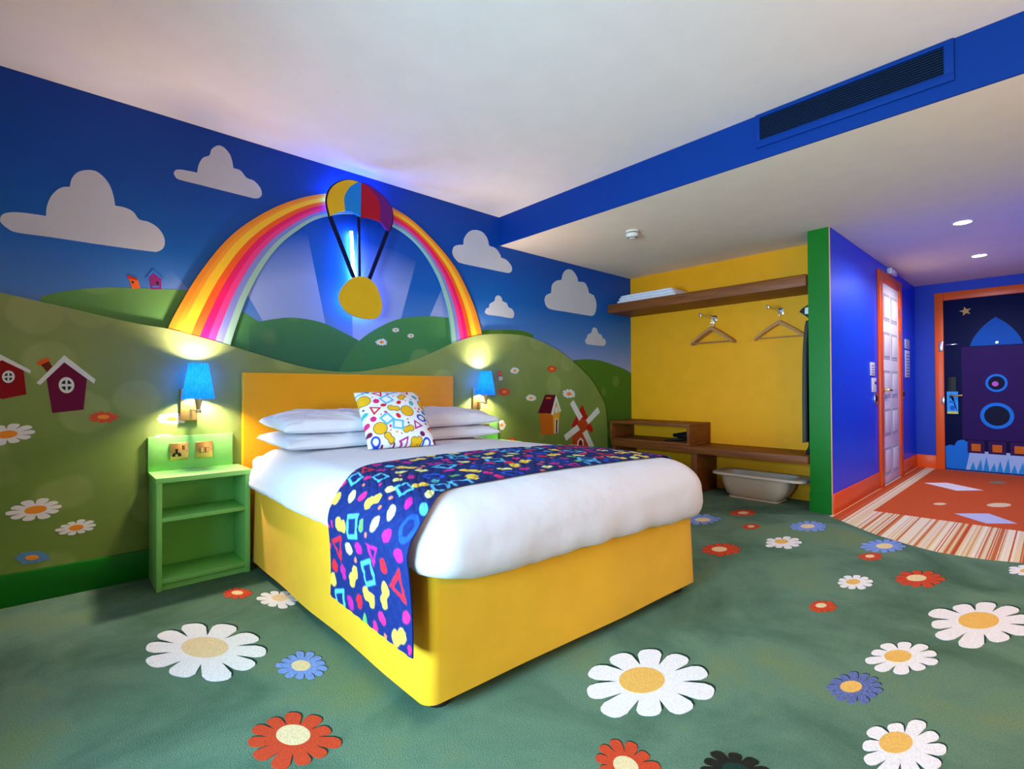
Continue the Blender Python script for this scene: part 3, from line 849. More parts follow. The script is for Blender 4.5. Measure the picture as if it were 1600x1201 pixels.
def zt(x, y):
    return 0.648 + 0.036 * max(0.0, 1 - ((x - 0.05) / 0.98) ** 2) * min(1, max(0, (y - DY0) / 0.5)) ** 0.5 + 0.004 * noise.noise(Vector((x * 2.2, y * 2.2, 0.3)))


def hem_z(x, y):
    tl = max(0.0, min(1.0, (x - DX0) / 0.2))          # 0 on the left side
    foot = max(0.0, min(1.0, (-1.75 - y) / 0.35))
    h = 0.472 + (0.383 - 0.472) * foot * tl + 0.02 * (1 - foot) * tl
    if foot > 0.9:
        h = 0.405 - 0.03 * max(0, (x - DX0) / (DX1 - DX0)) + (0.05 * (1 - tl))
    return h + 0.010 * noise.noise(Vector((x * 5, y * 5, 2.0))) + 0.005 * noise.noise(Vector((x * 14, y * 14, 2.0)))


rings = []
NC, NS = 8, 34


def dring(inset):
    return rrect_pts(DX0 + inset, DX1 - inset, DY0 + inset, DY1 - min(inset, 0.05) * 0.4, DR - inset * 0.6, NC, NS, SKD)


outline0 = dring(0.0)
hem = [hem_z(x, y) for x, y in outline0]
for inset, f in ((0.085, 0.06), (0.06, 0.0), (0.035, 0.02), (0.016, 0.12), (0.006, 0.3), (0.0, 0.55), (0.001, 0.8), (0.004, 1.0)):
    pts = dring(inset)
    ring = []
    for i, (x, y) in enumerate(pts):
        ztop = zt(x, y) - RZ
        z = hem[i] + (ztop - hem[i]) * f
        w = noise.noise(Vector((x * 6, y * 6, z * 5))) * 0.008 + abs(noise.noise(Vector((x * 10 + y * 10, z * 3, 5)))) * 0.007 * (1 - f) + noise.noise(Vector((x * 18, y * 18, z * 8))) * 0.0035 * (1 - f)
        ring.append((x + w, y + w, z))
    rings.append(ring)
for k in range(1, 13):
    ph = PI / 2 * k / 12
    inset = 0.004 + RX * (1 - math.cos(ph))
    pts = dring(inset)
    rings.append([(x, y, zt(x, y) - RZ * (1 - math.sin(ph)) + 0.002 * noise.noise(Vector((x * 7, y * 7, 1)))) for x, y in pts])
for inset in (0.24, 0.32, 0.42, 0.54, 0.66, 0.76, 0.815):
    pts = dring(inset)
    rings.append([(x, y, zt(x, y) + 0.002 * noise.noise(Vector((x * 7, y * 7, 1)))) for x, y in pts])
dv = ring_mesh('duvet', rings, M['linen'], None, cap_bot=False, sharp=None)
tag(dv, 'thick white duvet spread over the bed and hanging over its edges', 'duvet')

# ------------------------------------------------------------------ printed fabrics
PC = {n: np.array(lin(c)) for n, c in (('navy', '#0c2466'), ('yellow', '#f2cc4a'), ('paleyellow', '#e6e08a'), ('ltblue', '#58b8e6'), ('blue', '#1a4cc8'), ('magenta', '#c0208a'), ('pink', '#e0287c'), ('red', '#dc2030'), ('teal', '#4ab4b8'), ('green', '#6cbc5a'), ('coral', '#ee7a58'), ('white', '#f1eff4'), ('plum', '#7c1450'), ('leaf', '#5a9a34'), ('sky', '#3a9ad8'), ('gold', '#efb71e'), ('ink', '#3a2a10'), ('cream', '#f0e6ac'))}


def paint(U, V, shapes, base, aa):
    col = np.tile(PC[base], (len(U), 1))
    for kind, cx, cy, s, rot, c in shapes:
        msk = (np.abs(U - cx) < s * 1.8) & (np.abs(V - cy) < s * 1.8)
        if not msk.any():
            continue
        u, v = U[msk] - cx, V[msk] - cy
        a, b = u * math.cos(rot) + v * math.sin(rot), -u * math.sin(rot) + v * math.cos(rot)
        if kind == 'oval':
            d = (np.hypot(a, b * 1.45) - s)
        elif kind == 'disc':
            d = np.hypot(a, b) - s
        elif kind == 'ring':
            d = np.abs(np.hypot(a, b * 1.25) - s) - s * 0.26
        elif kind == 'square':
            d = np.abs(np.maximum(np.abs(a), np.abs(b)) - s) - s * 0.22
        elif kind == 'solidsquare':
            d = np.maximum(np.abs(a), np.abs(b)) - s
        elif kind in ('tri', 'solidtri'):
            t = np.maximum.reduce([b * -1.0 - s * 0.5, b * 0.5 + a * 0.866 - s * 0.5, b * 0.5 - a * 0.866 - s * 0.5])
            d = t if kind == 'solidtri' else np.abs(t) - s * 0.17
        elif kind in ('bean', 'beanline'):
            d1 = np.hypot(a - s * 0.62, b) - s * 0.62
            d2 = np.hypot(a + s * 0.55, b + s * 0.28) - s * 0.68
            d3 = np.hypot(a, (b + s * 0.2)) - s * 0.5
            d = np.minimum(np.minimum(d1, d2), d3)
            if kind == 'beanline':
                d = d - s * 0.14
        k = np.clip(0.5 - d / aa, 0, 1)[:, None]
        col[msk] = col[msk] * (1 - k) + PC[c] * k
    return col


def scatter(w, h, specs, seed, gap):
    rnd = random.Random(seed)
    out, pos = [], []
    for kind, c, s, n in specs:
        for _ in range(n):
            for _try in range(60):
                x, y = rnd.uniform(0, w), rnd.uniform(0, h)
                r = s * 1.12
                if all((x - px) ** 2 + (y - py) ** 2 > (r + pr + gap) ** 2 for px, py, pr in pos):
                    pos.append((x, y, r))
                    rot = rnd.uniform(0, 2 * PI)
                    if kind == 'beanl':
                        out.append(('beanline', x, y, s, rot, 'ink'))
                        out.append(('bean', x, y, s, rot, c))
                    elif kind == 'discl':
                        out.append(('disc', x, y, s * 1.1, rot, 'ink'))
                        out.append(('disc', x, y, s, rot, c))
                    else:
                        out.append((kind, x, y, s, rot, c))
                    break
    return out


def fabric_mat(name, rough, bump):
    m, nt, b, tc, sp = base_nodes(name, rough)
    at = nt.nodes.new('ShaderNodeAttribute')
    at.attribute_name = 'print'
    n = nt.nodes.new('ShaderNodeTexNoise')
    n.inputs['Scale'].default_value = 220
    nt.links.new(tc.outputs['Object'], n.inputs['Vector'])
    g = ramp(nt, n.outputs['Fac'], [(0.3, (0.9, 0.9, 0.9)), (0.7, (1.05, 1.05, 1.05))])
    nt.links.new(mixc(nt, 1.0, at.outputs['Color'], g, 'MULTIPLY'), b.inputs['Base Color'])
    bp = nt.nodes.new('ShaderNodeBump')
    bp.inputs['Strength'].default_value = bump
    bp.inputs['Distance'].default_value = 0.003
    nt.links.new(n.outputs['Fac'], bp.inputs['Height'])
    nt.links.new(bp.outputs['Normal'], b.inputs['Normal'])
    return m


def color_mesh(me, col):
    a = me.color_attributes.new('print', 'FLOAT_COLOR', 'POINT')
    buf = np.ones((len(me.vertices), 4), dtype=np.float32)
    buf[:len(col), :3] = col
    a.data.foreach_set('color', buf.ravel())


# ---- bed runner: draped across the foot of the bed
def runner_path(v):
    """polyline over the duvet at fraction v across the runner (0 = far edge, 1 = edge by the foot)"""
    pts = []
    yl, ym, yr = -1.50 - v * 0.575, -1.325 - v * 0.620, -1.355 - v * 0.635

    def yy(x):
        a = min(1.0, max(0.0, (x - DX0) / 0.27))
        a = a * a * (3 - 2 * a)
        t = min(1.0, max(0.0, (x - DX0 - 0.27) / (DX1 - DX0 - 0.27)))
        return yl + (ym - yl) * a + (yr - ym) * t
    off = 0.010
    xr, xl = DX1 + off, DX0 - off

    def drop(x, y):
        dy = (y - (DY0 + SKD * (x - DX0) / (DX1 - DX0)))
        if dy >= RX:
            return 0.0
        q = 1 - max(0.0, dy) / RX
        return RZ * (1 - math.sqrt(max(0.0, 1 - q * q)))
    for k in range(8):
        pts.append((xr, yy(xr), 0.44 + k / 8 * (zt(xr, yy(xr)) - RZ - 0.44)))
    for k in range(25):
        ph = PI / 2 * k / 24
        x = xr - RX * (1 - math.cos(ph))
        y = yy(x)
        pts.append((x, y, zt(x, y) + off - (RZ + off) * (1 - math.sin(ph)) - drop(x, y) * math.sin(ph) ** 2))
    x0, x1 = xr - RX, xl + RX
    for k in range(1, 60):
        x = x0 + (x1 - x0) * k / 60
        y = yy(x)
        pts.append((x, y, zt(x, y) + off - drop(x, y)))
    for k in range(25):
        ph = PI / 2 * (1 - k / 24)
        x = xl + RX * (1 - math.cos(ph))
        y = yy(x)
        pts.append((x, y, zt(x, y) + off - (RZ + off) * (1 - math.sin(ph)) - drop(x, y) * math.sin(ph) ** 2))
    zb = 0.228 + 0.01 * (1 - v)
    zs = pts[-1][2]
    ye = yy(xl)
    for k in range(1, 21):
        t = k / 20
        pts.append((xl + 0.010 * t * (1 - t) * 4 * 0.6 + 0.012 * t, ye - 0.012 * t * (v - 0.3), zs + (zb - zs) * t))
    return np.array(pts)


NV, NU = 150, 620
R_W, R_L = 0.60, 2.45
keys = [runner_path(v) for v in np.linspace(0, 1, 26)]


def arclen(P, n):
    d = np.r_[0, np.cumsum(np.linalg.norm(np.diff(P, axis=0), axis=1))]
    t = np.linspace(0, d[-1], n)
    return np.stack([np.interp(t, d, P[:, i]) for i in range(3)], 1), d[-1]


KR = [arclen(P, NU) for P in keys]
R_L = float(np.mean([k[1] for k in KR]))
KK = np.stack([k[0] for k in KR])
vv = np.linspace(0, 25, NV)
i0 = np.clip(vv.astype(int), 0, 24)
fr = (vv - i0)[:, None, None]
G = KK[i0] * (1 - fr) + KK[i0 + 1] * fr
dU = np.gradient(G, axis=1)
dV = np.gradient(G, axis=0)
N = np.cross(dU, dV)
N /= np.linalg.norm(N, axis=2, keepdims=True)
if N[NV // 2, NU // 2, 2] < 0:
    N = -N
uu = np.linspace(0, R_L, NU)[None, :]
wv = np.linspace(0, R_W, NV)[:, None]
q1, q2 = (uu + wv) / 0.062, (uu - wv) / 0.062
quilt = np.minimum(np.abs(np.sin(q1 * PI)), np.abs(np.sin(q2 * PI)))
edge_f = np.clip(np.minimum(wv, R_W - wv) / 0.02, 0, 1)
G = G + N * (0.0045 * np.sqrt(quilt) * edge_f)[:, :, None]
top = G.reshape(-1, 3)
bot = (G - N * 0.004)
nT = NV * NU
ii = np.arange(nT).reshape(NV, NU)
faces = np.stack([ii[:-1, :-1], ii[:-1, 1:], ii[1:, 1:], ii[1:, :-1]], -1).reshape(-1, 4)
# rim strip giving the cloth a visible edge
rim = np.concatenate([ii[0, :], ii[1:, -1], ii[-1, -2::-1], ii[-2:0:-1, 0]])
rimb = bot.reshape(-1, 3)[rim] - np.array([0, 0, 0.0])
verts = np.concatenate([top, rimb])
nb = len(rim)
rf = [[int(rim[k]), int(rim[(k + 1) % nb]), nT + (k + 1) % nb, nT + k] for k in range(nb)]
specs = [('bean', 'yellow', 0.036, 27), ('square', 'ltblue', 0.034, 18), ('ring', 'blue', 0.038, 13), ('tri', 'red', 0.046, 10), ('tri', 'magenta', 0.036, 7), ('oval', 'paleyellow', 0.030, 24), ('oval', 'magenta', 0.029, 22),
         ('oval', 'pink', 0.025, 22), ('disc', 'red', 0.024, 14), ('oval', 'ltblue', 0.026, 20), ('oval', 'green', 0.022, 13), ('oval', 'teal', 0.025, 13), ('oval', 'coral', 0.012, 26), ('oval', 'pink', 0.014, 16)]
shapes = scatter(R_L, R_W, specs, 5, 0.006)
U = np.repeat(uu, NV, 0).ravel()
V = np.repeat(wv, NU, 1).ravel()
rcol = paint(U, V, shapes, 'navy', 0.004)
rcol = np.concatenate([rcol, np.tile(PC['navy'], (nb, 1))])
me = bpy.data.meshes.new('bed_runner')
me.from_pydata(verts.tolist(), [], faces.tolist() + rf)
me.polygons.foreach_set('use_smooth', [True] * len(me.polygons))
color_mesh(me, rcol)
me.materials.append(fabric_mat('printed_runner_cotton', 0.75, 0.15))
rn = bpy.data.objects.new('bed_runner', me)
COL.objects.link(rn)
tag(rn, 'quilted navy bed runner with bright shapes draped across the duvet', 'bed runner')


# ---- pillows
def pillow_grid(w, d, h, n, seed, wr=0.006, pinch=0.05, power=0.5):
    """two-sided cushion: returns verts, faces, (u, v) of the top grid"""
    t = np.linspace(-1, 1, n)
    u, v = np.meshgrid(t, t)
    pin = 1 - pinch * (1 - np.abs(v) ** 2.0)
    pin2 = 1 - pinch * (1 - np.abs(u) ** 2.0)
    x = u * w / 2 * (1 - pinch * (1 - v * v) * 0 - 0) * (1 - pinch * (1 - v ** 2) * np.abs(u) ** 3)
    y = v * d / 2 * (1 - pinch * (1 - u ** 2) * np.abs(v) ** 3)
    z = h / 2 * np.maximum(0, (1 - u ** 2)) ** power * np.maximum(0, (1 - v ** 2)) ** power
    wrk = np.zeros_like(z)
    for i in range(n):
        for j in range(n):
            p = Vector((x[i, j] * 5 + seed * 3.7, y[i, j] * 9, seed))
            wrk[i, j] = noise.noise(p) + 0.6 * abs(noise.noise(p * 2.3 + Vector((noise.noise(p) * 2, 0, 0))))
    z1 = z + wr * wrk * np.minimum(1, z / (h * 0.12))
    z2 = -z + wr * 0.5 * wrk * np.minimum(1, z / (h * 0.12))
    return x, y, z1, z2


def pillow(name, w, d, h, n, m, seed, loc, rot, wr=0.006, pinch=0.05, power=0.5, ft=1.0, fb=1.0):
    x, y, z1, z2 = pillow_grid(w, d, h, n, seed, wr, pinch, power)
    z1, z2 = z1 * ft, z2 * fb
    V_ = np.concatenate([np.stack([x, y, z1], -1).reshape(-1, 3), np.stack([x, y, z2], -1).reshape(-1, 3)])
    I = np.arange(n * n).reshape(n, n)
    F1 = np.stack([I[:-1, :-1], I[:-1, 1:], I[1:, 1:], I[1:, :-1]], -1).reshape(-1, 4)
    F2 = (F1 + n * n)[:, ::-1]
    me = bpy.data.meshes.new(name)
    me.from_pydata(V_.tolist(), [], F1.tolist() + F2.tolist())
    me.polygons.foreach_set('use_smooth', [True] * len(me.polygons))
    me.materials.append(m)
    o = bpy.data.objects.new(name, me)
    COL.objects.link(o)
    o.location = loc
    o.rotation_euler = rot
    return o, me


PGP = 'white bed pillows stacked in pairs'
for k, (x, y, z, rz, rx, lab) in enumerate((
        (-0.225, -0.46, 0.724, 0.02, 0.04, 'lower white pillow of the left pair by the green nightstand'),
        (-0.215, -0.44, 0.812, -0.03, 0.06, 'upper white pillow of the left pair by the green nightstand'),
        (0.535, -0.45, 0.718, -0.02, 0.04, 'lower white pillow of the right pair under the right lamp'),
        (0.545, -0.43, 0.804, 0.03, 0.06, 'upper white pillow of the right pair under the right lamp'))):
    o, me = pillow('pillow', 0.70, 0.50, 0.155, 72, M['pillow'], k + 1, (x, y, z), (rx, 0.0, rz), 0.016, 0.045, 0.30, *((1.0, 0.5) if k % 2 else (0.72, 0.5)))
    tag(o, lab, 'pillow', PGP)

# ---- scatter cushion leaning on the pillows
CN = 190
cw, cd = 0.395, 0.405
specs = [('beanl', 'gold', 0.026, 5), ('discl', 'gold', 0.036, 5), ('ring', 'blue', 0.026, 3), ('tri', 'red', 0.030, 4), ('square', 'ltblue', 0.026, 5), ('tri', 'magenta', 0.028, 3), ('oval', 'teal', 0.021, 4), ('disc', 'pink', 0.018, 4), ('disc', 'plum', 0.016, 4),
         ('oval', 'red', 0.018, 5), ('oval', 'leaf', 0.018, 4), ('disc', 'sky', 0.016, 4), ('disc', 'cream', 0.017, 7), ('oval', 'coral', 0.007, 12), ('oval', 'plum', 0.008, 9), ('oval', 'pink', 0.010, 7)]
shapes = scatter(cw, cd, specs, 11, 0.004)
o, me = pillow('scatter_cushion', cw, cd, 0.15, CN, fabric_mat('printed_cushion_cotton', 0.8, 0.2), 9, (0, 0, 0), (0, 0, 0), 0.004, 0.05, 0.42)
t = np.linspace(0, 1, CN)
uu2, vv2 = np.meshgrid(t * cw, t * cd)
ccol = paint(uu2.ravel(), vv2.ravel(), shapes, 'white', 0.003)
color_mesh(me, np.concatenate([ccol, ccol]))
BL, BR = Vector((-0.201, -0.870, 0.689)), Vector((0.179, -0.931, 0.689))
ex = (BR - BL).normalized()
up = Vector((0.043, 0.263, 0.294))
up = (up - ex * up.dot(ex)).normalized()
nz = ex.cross(up).normalized()
mm = Matrix(((ex.x, up.x, nz.x), (ex.y, up.y, nz.y), (ex.z, up.z, nz.z))).to_4x4()
mm.translation = (BL + BR) / 2 + up * (cd / 2) - nz * 0.0 + Vector((0, 0.0, 0.002))
o.matrix_world = mm
tag(o, 'white scatter cushion printed with bright shapes leaning on the pillows', 'cushion')

# ------------------------------------------------------------------ nightstands
SG = M['stand_green']


def sockets(root, x, z, kind):
    y0 = -0.0395
    pl = box('wall_socket' if kind == 'socket' else 'light_switch', x - 0.044, x + 0.044, y0 - 0.009, y0, z - 0.0475, z + 0.0475, M['brass'], root, bev=0.003)
    tag(pl, 'brass plate')
    f = y0 - 0.009
    if kind == 'socket':
        box('socket_hole', x - 0.022 - 0.004 + 0.008, x - 0.022 + 0.016, f - 0.001, f, z - 0.008, z + 0.014, M['black'], pl)
        box('socket_hole', x - 0.033, x - 0.018, f - 0.001, f, z - 0.028, z - 0.014, M['black'], pl)
        box('socket_hole', x - 0.006, x + 0.010, f - 0.001, f, z - 0.028, z - 0.014, M['black'], pl)
        box('socket_hole', x - 0.028, x + 0.006, f - 0.001, f, z - 0.016, z - 0.008, M['black'], pl)
        box('switch_rocker', x + 0.014, x + 0.028, f - 0.005, f, z + 0.008, z + 0.034, M['brass_dark'], pl, bev=0.001)
    else:
        for s in (-1, 1):
            box('switch_rocker', x + s * 0.013 - 0.010, x + s * 0.013 + 0.010, f - 0.004, f, z - 0.017, z + 0.015, M['brass_dark'], pl, bev=0.001)
            box('switch_face', x + s * 0.013 - 0.0075, x + s * 0.013 + 0.0075, f - 0.006, f - 0.004, z - 0.014, z + 0.012, M['brass'], pl, bev=0.001)
    for s in (-1, 1):
        lathe('screw', [(0.003, 0.0), (0.003, 0.001), (0.0, 0.001)], (x + s * 0.036, f - 0.001, z), M['brass_dark'], pl, 10, 'y')


def nightstand(xl, label, outlets):
    r = thing('nightstand', (xl + 0.21, -0.17, 0.0), label, 'nightstand', 'green bedside nightstands')
    x0, x1 = xl + 0.006, xl + 0.436
    yb, yf = -0.0355, -0.308
    t = 0.024
    box('top_board', x0 - 0.004, x1 + 0.006, yf - 0.008, yb, 0.544, 0.570, SG, r, bev=0.002)
    box('side_board', x0, x0 + t, yf, yb, 0.0, 0.5439, SG, r, bev=0.0015)
    box('side_board', x1 - t, x1, yf, yb, 0.0, 0.5439, SG, r, bev=0.0015)
    box('back_board', x0 + t, x1 - t, yb - 0.012, yb, 0.05, 0.5439, SG, r)
    box('shelf', x0 + t, x1 - t, yf + 0.002, yb - 0.0121, 0.345, 0.367, SG, r, bev=0.0015)
    box('bottom_board', x0 + t, x1 - t, yf + 0.002, yb - 0.0121, 0.034, 0.058, SG, r, bev=0.0015)
    box('plinth', x0 + t, x1 - t, yf + 0.016, yf + 0.034, 0.0, 0.034, SG, r)
    box('splashback', xl, xl + 0.410, -0.0395, -HT - 0.0005, 0.5705, 0.757, SG, r, bev=0.0015)
    for kind, dx, z in outlets:
        sockets(r, xl + dx, z, kind)
    return r


nightstand(-1.070, 'green nightstand with two open shelves left of the bed', [('socket', 0.141, 0.672), ('switch', 0.262, 0.671)])
nightstand(1.018, 'green nightstand mostly hidden behind the right pillows', [('switch', 0.130, 0.668), ('socket', 0.262, 0.668)])

# ------------------------------------------------------------------ wall lamps
shade_m = bpy.data.materials.new('blue_lampshade_cloth')
shade_m.use_nodes = True
nt = shade_m.node_tree
for n in list(nt.nodes):
    nt.nodes.remove(n)
outn = nt.nodes.new('ShaderNodeOutputMaterial')
mx = nt.nodes.new('ShaderNodeMixShader')
tr = nt.nodes.new('ShaderNodeBsdfTranslucent')
df = nt.nodes.new('ShaderNodeBsdfDiffuse')
tcn = nt.nodes.new('ShaderNodeTexCoord')
nz_ = nt.nodes.new('ShaderNodeTexNoise')
mpn = nt.nodes.new('ShaderNodeMapping')
mpn.inputs['Scale'].default_value = (40, 40, 4)
nz_.inputs['Scale'].default_value = 6
nt.links.new(tcn.outputs['Object'], mpn.inputs[0])
nt.links.new(mpn.outputs[0], nz_.inputs['Vector'])
cfab = ramp(nt, nz_.outputs['Fac'], [(0.35, '#2a78ee'), (0.65, '#4090f6')])
nt.links.new(cfab, tr.inputs['Color'])
nt.links.new(cfab, df.inputs['Color'])
mx.inputs[0].default_value = 0.75
nt.links.new(df.outputs[0], mx.inputs[1])
nt.links.new(tr.outputs[0], mx.inputs[2])
nt.links.new(mx.outputs[0], outn.inputs[0])
bulb_m = mat('warm_bulb', '#fff0d8', 0.4, emit='#ffe6d0', estr=2900)


def wall_lamp(cx, label):
    y = -0.118
    r = thing('wall_lamp', (cx, -HT - 0.001, 0.94), label, 'wall lamp', 'blue shaded wall lamps beside the headboard')
    prof = [(0.0785, 0.966), (0.0475, 1.162), (0.0463, 1.162), (0.0773, 0.966)]
    n = 40
    vs, fs = [], []
    for i in range(n):
        a = 2 * PI * i / n
        for rr, z in prof:
            vs.append((cx + rr * math.cos(a), y + rr * math.sin(a), z))
    for i in range(n):
        j = (i + 1) % n
        for q in range(4):
            fs.append([i * 4 + q, j * 4 + q, j * 4 + (q + 1) % 4, i * 4 + (q + 1) % 4])
    obj('lamp_shade', vs, fs, shade_m, r, True, 50)
    px = cx - 0.032
    box('back_plate', px - 0.040, px + 0.042, -HT - 0.016, -HT - 0.001, 0.842, 1.020, M['brass'], r, bev=0.002)
    tube('lamp_arm', [(px + 0.01, -HT - 0.015, 0.905), (px + 0.016, -0.07, 0.902), (cx - 0.006, -0.105, 0.898), (cx, y, 0.90)], 0.006, M['brass'], r)
    lathe('bulb_holder', [(0.0, 0.885), (0.014, 0.885), (0.014, 0.900), (0.010, 0.905), (0.024, 0.985), (0.020, 0.985), (0.0, 0.93)], (cx, y, 0), M['brass'], r, 24)
    box('shade_spider', cx - 0.0485, cx + 0.0485, y - 0.002, y + 0.002, 1.150, 1.152, M['brass'], r)
    box('shade_stem', cx - 0.0015, cx + 0.0015, y - 0.0015, y + 0.0015, 1.1415, 1.1499, M['brass'], r)
    lathe('light_bulb', [(0.0, 1.004), (0.012, 1.008), (0.018, 1.02), (0.018, 1.12), (0.013, 1.136), (0.0, 1.141)], (cx, y, 0), bulb_m, r, 16)
    return r


wall_lamp(-0.850, 'lit wall lamp with blue shade above the left nightstand')
wall_lamp(1.228, 'lit wall lamp with blue shade right of the headboard')

# ------------------------------------------------------------------ wardrobe nook
W = M['wood']
YP = YN + 0.007
us = thing('wall_shelf', (3.3, -1.0, 1.844), 'long floating wooden shelf high on the yellow wall', 'shelf')
box('shelf_board', 3.078, XW - 0.0005, YP, -0.0005, 1.846, 1.942, W, us, bev=0.002)
bn = thing('luggage_bench', (3.3, -1.0, 0.0), 'low wooden luggage bench spanning the yellow wardrobe nook', 'bench')
box('bench_top', 3.080, XW - 0.0005, YP, -0.036, 0.385, 0.450, W, bn, bev=0.002)
box('bench_support', 3.10, XW - 0.01, -1.02, -0.96, 0.0, 0.3849, W, bn, bev=0.002)
box('bench_support', 3.10, XW - 0.01, -0.075, -0.037, 0.0, 0.3849, W, bn, bev=0.002)
cb = thing('cubby_unit', (3.3, -0.5, 0.45), 'open wooden cubby box standing on the luggage bench', 'cubby')
c0, c1 = -0.955, -0.012
box('top_board', 3.084, XW - 0.002, c0, c1, 0.632, 0.662, W, cb, bev=0.002)
box('bottom_board', 3.084, XW - 0.002, c0, c1, 0.4505, 0.475, W, cb, bev=0.002)
box('side_board', 3.084, XW - 0.002, c0, c0 + 0.028, 0.4751, 0.6319, W, cb, bev=0.002)
box('side_board', 3.084, XW - 0.002, c1 - 0.028, c1, 0.4751, 0.6319, W, cb, bev=0.002)

hd = thing('hair_dryer', (3.3, -0.84, 0.475), 'black hair dryer lying inside the wooden cubby', 'hair dryer')
lathe('dryer_body', [(0.0, -0.06), (0.030, -0.055), (0.044, -0.02), (0.044, 0.03), (0.034, 0.07), (0.030, 0.10)], (3.26, -0.855, 0.53), M['black'], hd, 24, 'y')
lathe('nozzle', [(0.030, 0.1005), (0.022, 0.13), (0.018, 0.165), (0.0, 0.166)], (3.26, -0.855, 0.53), M['black'], hd, 20, 'y')
tube('handle', [(3.26, -0.845, 0.515), (3.22, -0.80, 0.497), (3.16, -0.72, 0.490), (3.15, -0.69, 0.490)], [0.018, 0.017, 0.014, 0.012], M['black'], hd, 14)
tube('power_cord', [(3.15, -0.69, 0.482), (3.16, -0.64, 0.479), (3.2, -0.66, 0.479), (3.26, -0.72, 0.479), (3.3, -0.68, 0.479)], 0.0035, M['black'], hd, 8)

# folded bedding on the high shelf
bl = thing('folded_blanket', (3.25, -0.45, 1.942), 'folded white spare blanket lying on the high wooden shelf', 'blanket')
for k, (z0, z1) in enumerate(((1.9425, 1.976), (1.9765, 2.006), (2.0065, 2.03))):
    rings = []
    for t in range(5):
        f = t / 4
        ins = 0.014 * (abs(2 * f - 1) ** 3)
        ring = []
        for x, y in rrect_pts(3.10 + ins + 0.01 * k, 3.47 - ins, -0.80 + ins + 0.02 * k, -0.10 - ins - 0.015 * k, 0.03, 4, 12):
            w = noise.noise(Vector((x * 9, y * 9, z0 * 30)))
            ring.append((x + 0.006 * w, y + 0.006 * w, z0 + (z1 - z0) * f + (0.008 * noise.noise(Vector((x * 6, y * 6, 3))) * f * (k == 2))))
        rings.append(ring)
    ring_mesh('blanket_fold', rings, M['linen'], bl)


# coat hooks with coat hangers
def coat_hook(y, tip, label):
    r = thing('coat_hook', (XW, y, 1.73), label, 'coat hook', 'chrome coat hooks under the high shelf')
    box('hook_plate', XW - 0.008, XW - 0.0005, y - 0.022, y + 0.022, 1.690, 1.752, M['chrome'], r, bev=0.002)
    box('hook_arm', tip, XW - 0.0081, y - 0.009, y + 0.009, 1.717, 1.737, M['chrome'], r, bev=0.003)
    box('arm_tip', tip - 0.012, tip, y - 0.013, y + 0.013, 1.714, 1.748, M['chrome'], r, bev=0.003)
    tube('lower_peg', [(XW - 0.008, y, 1.70), (XW - 0.04, y, 1.698), (XW - 0.05, y, 1.71)], 0.005, M['brass'], r, 10)
    return r


coat_hook(-1.012, 3.215, 'chrome coat hook holding several wooden hangers')
coat_hook(-1.640, 3.215, 'chrome coat hook nearest the green partition end')


def coat_hanger(x, y, rz, label):
    r = thing('coat_hanger', (x, y, 1.7405), label, 'coat hanger', 'wooden coat hangers on the yellow wall')
    # hook wire over the arm
    hookp = []
    for k in range(15):
        a = math.radians(-20 + 225 * k / 14)
        hookp.append((x, y + 0.018 * math.cos(a), 1.7225 + 0.018 * math.sin(a) + 0.0002))
    hookp = hookp[::-1]
    stem = [(x, y + 0.0, 1.635), (x, y - 0.001, 1.66), (x, y - 0.004, 1.685), (x, y - 0.0165, 1.709)]
    tube('wire_hook', stem + hookp, 0.0022, M['chrome'], r, 8)
    zt_ = 1.634
    pts_t, pts_b = [], []
    n = 14
    for k in range(-n, n + 1):
        t = k / n
        zz = zt_ - 0.150 * (abs(t) ** 1.12) - (0.004 if abs(t) > .9 else 0)
        th = 0.036 - 0.014 * abs(t)
        pts_t.append((y + t * 0.222, zz))
        pts_b.append((y + t * 0.216, zz - th))
    prof = pts_t + pts_b[::-1]
    prism('hanger_shoulders', prof, lambda a, b, h: (x - 0.011 + h, a, b), 0.0, 0.022, M['hanger_wood'], r)
    box('trouser_bar', x - 0.006, x + 0.006, y - 0.203, y + 0.203, 1.472, 1.484, M['hanger_wood'], r, bev=0.004)
    if rz:
        r.rotation_euler = (0, 0, rz)
    return r


coat_hanger(3.495, -1.012, 0.0, 'hindmost wooden hanger on the left coat hook')
coat_hanger(3.465, -1.012, 0.015, 'middle wooden hanger on the left coat hook')
coat_hanger(3.433, -1.012, -0.015, 'front wooden hanger on the left coat hook')
coat_hanger(3.465, -1.640, 0.0, 'single wooden hanger on the right coat hook')

# ironing board standing against the partition
ib = thing('ironing_board', (3.3, -1.93, 0.45), 'folded ironing board leaning upright beside the green partition end', 'ironing board')
bt = []
for k in range(40):
    t = k / 39
    bt.append((3.29 - 0.15 * min(1, (1 - t) * 3.2) ** 0.5 * (1 if t < 1 else 0), 0.55 + t * 1.02))
outl = [(3.16, 0.56), (3.145, 0.60), (3.15, 1.0), (3.17, 1.3), (3.21, 1.48), (3.25, 1.565), (3.29, 1.585), (3.33, 1.565), (3.37, 1.48), (3.41, 1.3), (3.43, 1.0), (3.435, 0.60), (3.42, 0.56)]
ol = smooth_poly(outl, 4, 70)
prism('board_cover', ol, lambda a, b, h: (a, -1.940 + h, b), -0.012, 0.014, mat('dark_grey_cover', '#4a443e', 0.9, var=0.1), ib)
prism('board_base', [((a - 3.29) * 0.94 + 3.29, (b - 1.05) * 0.98 + 1.05) for a, b in ol], lambda a, b, h: (a, -1.940 + h, b), -0.020, -0.0125, M['black'], ib)
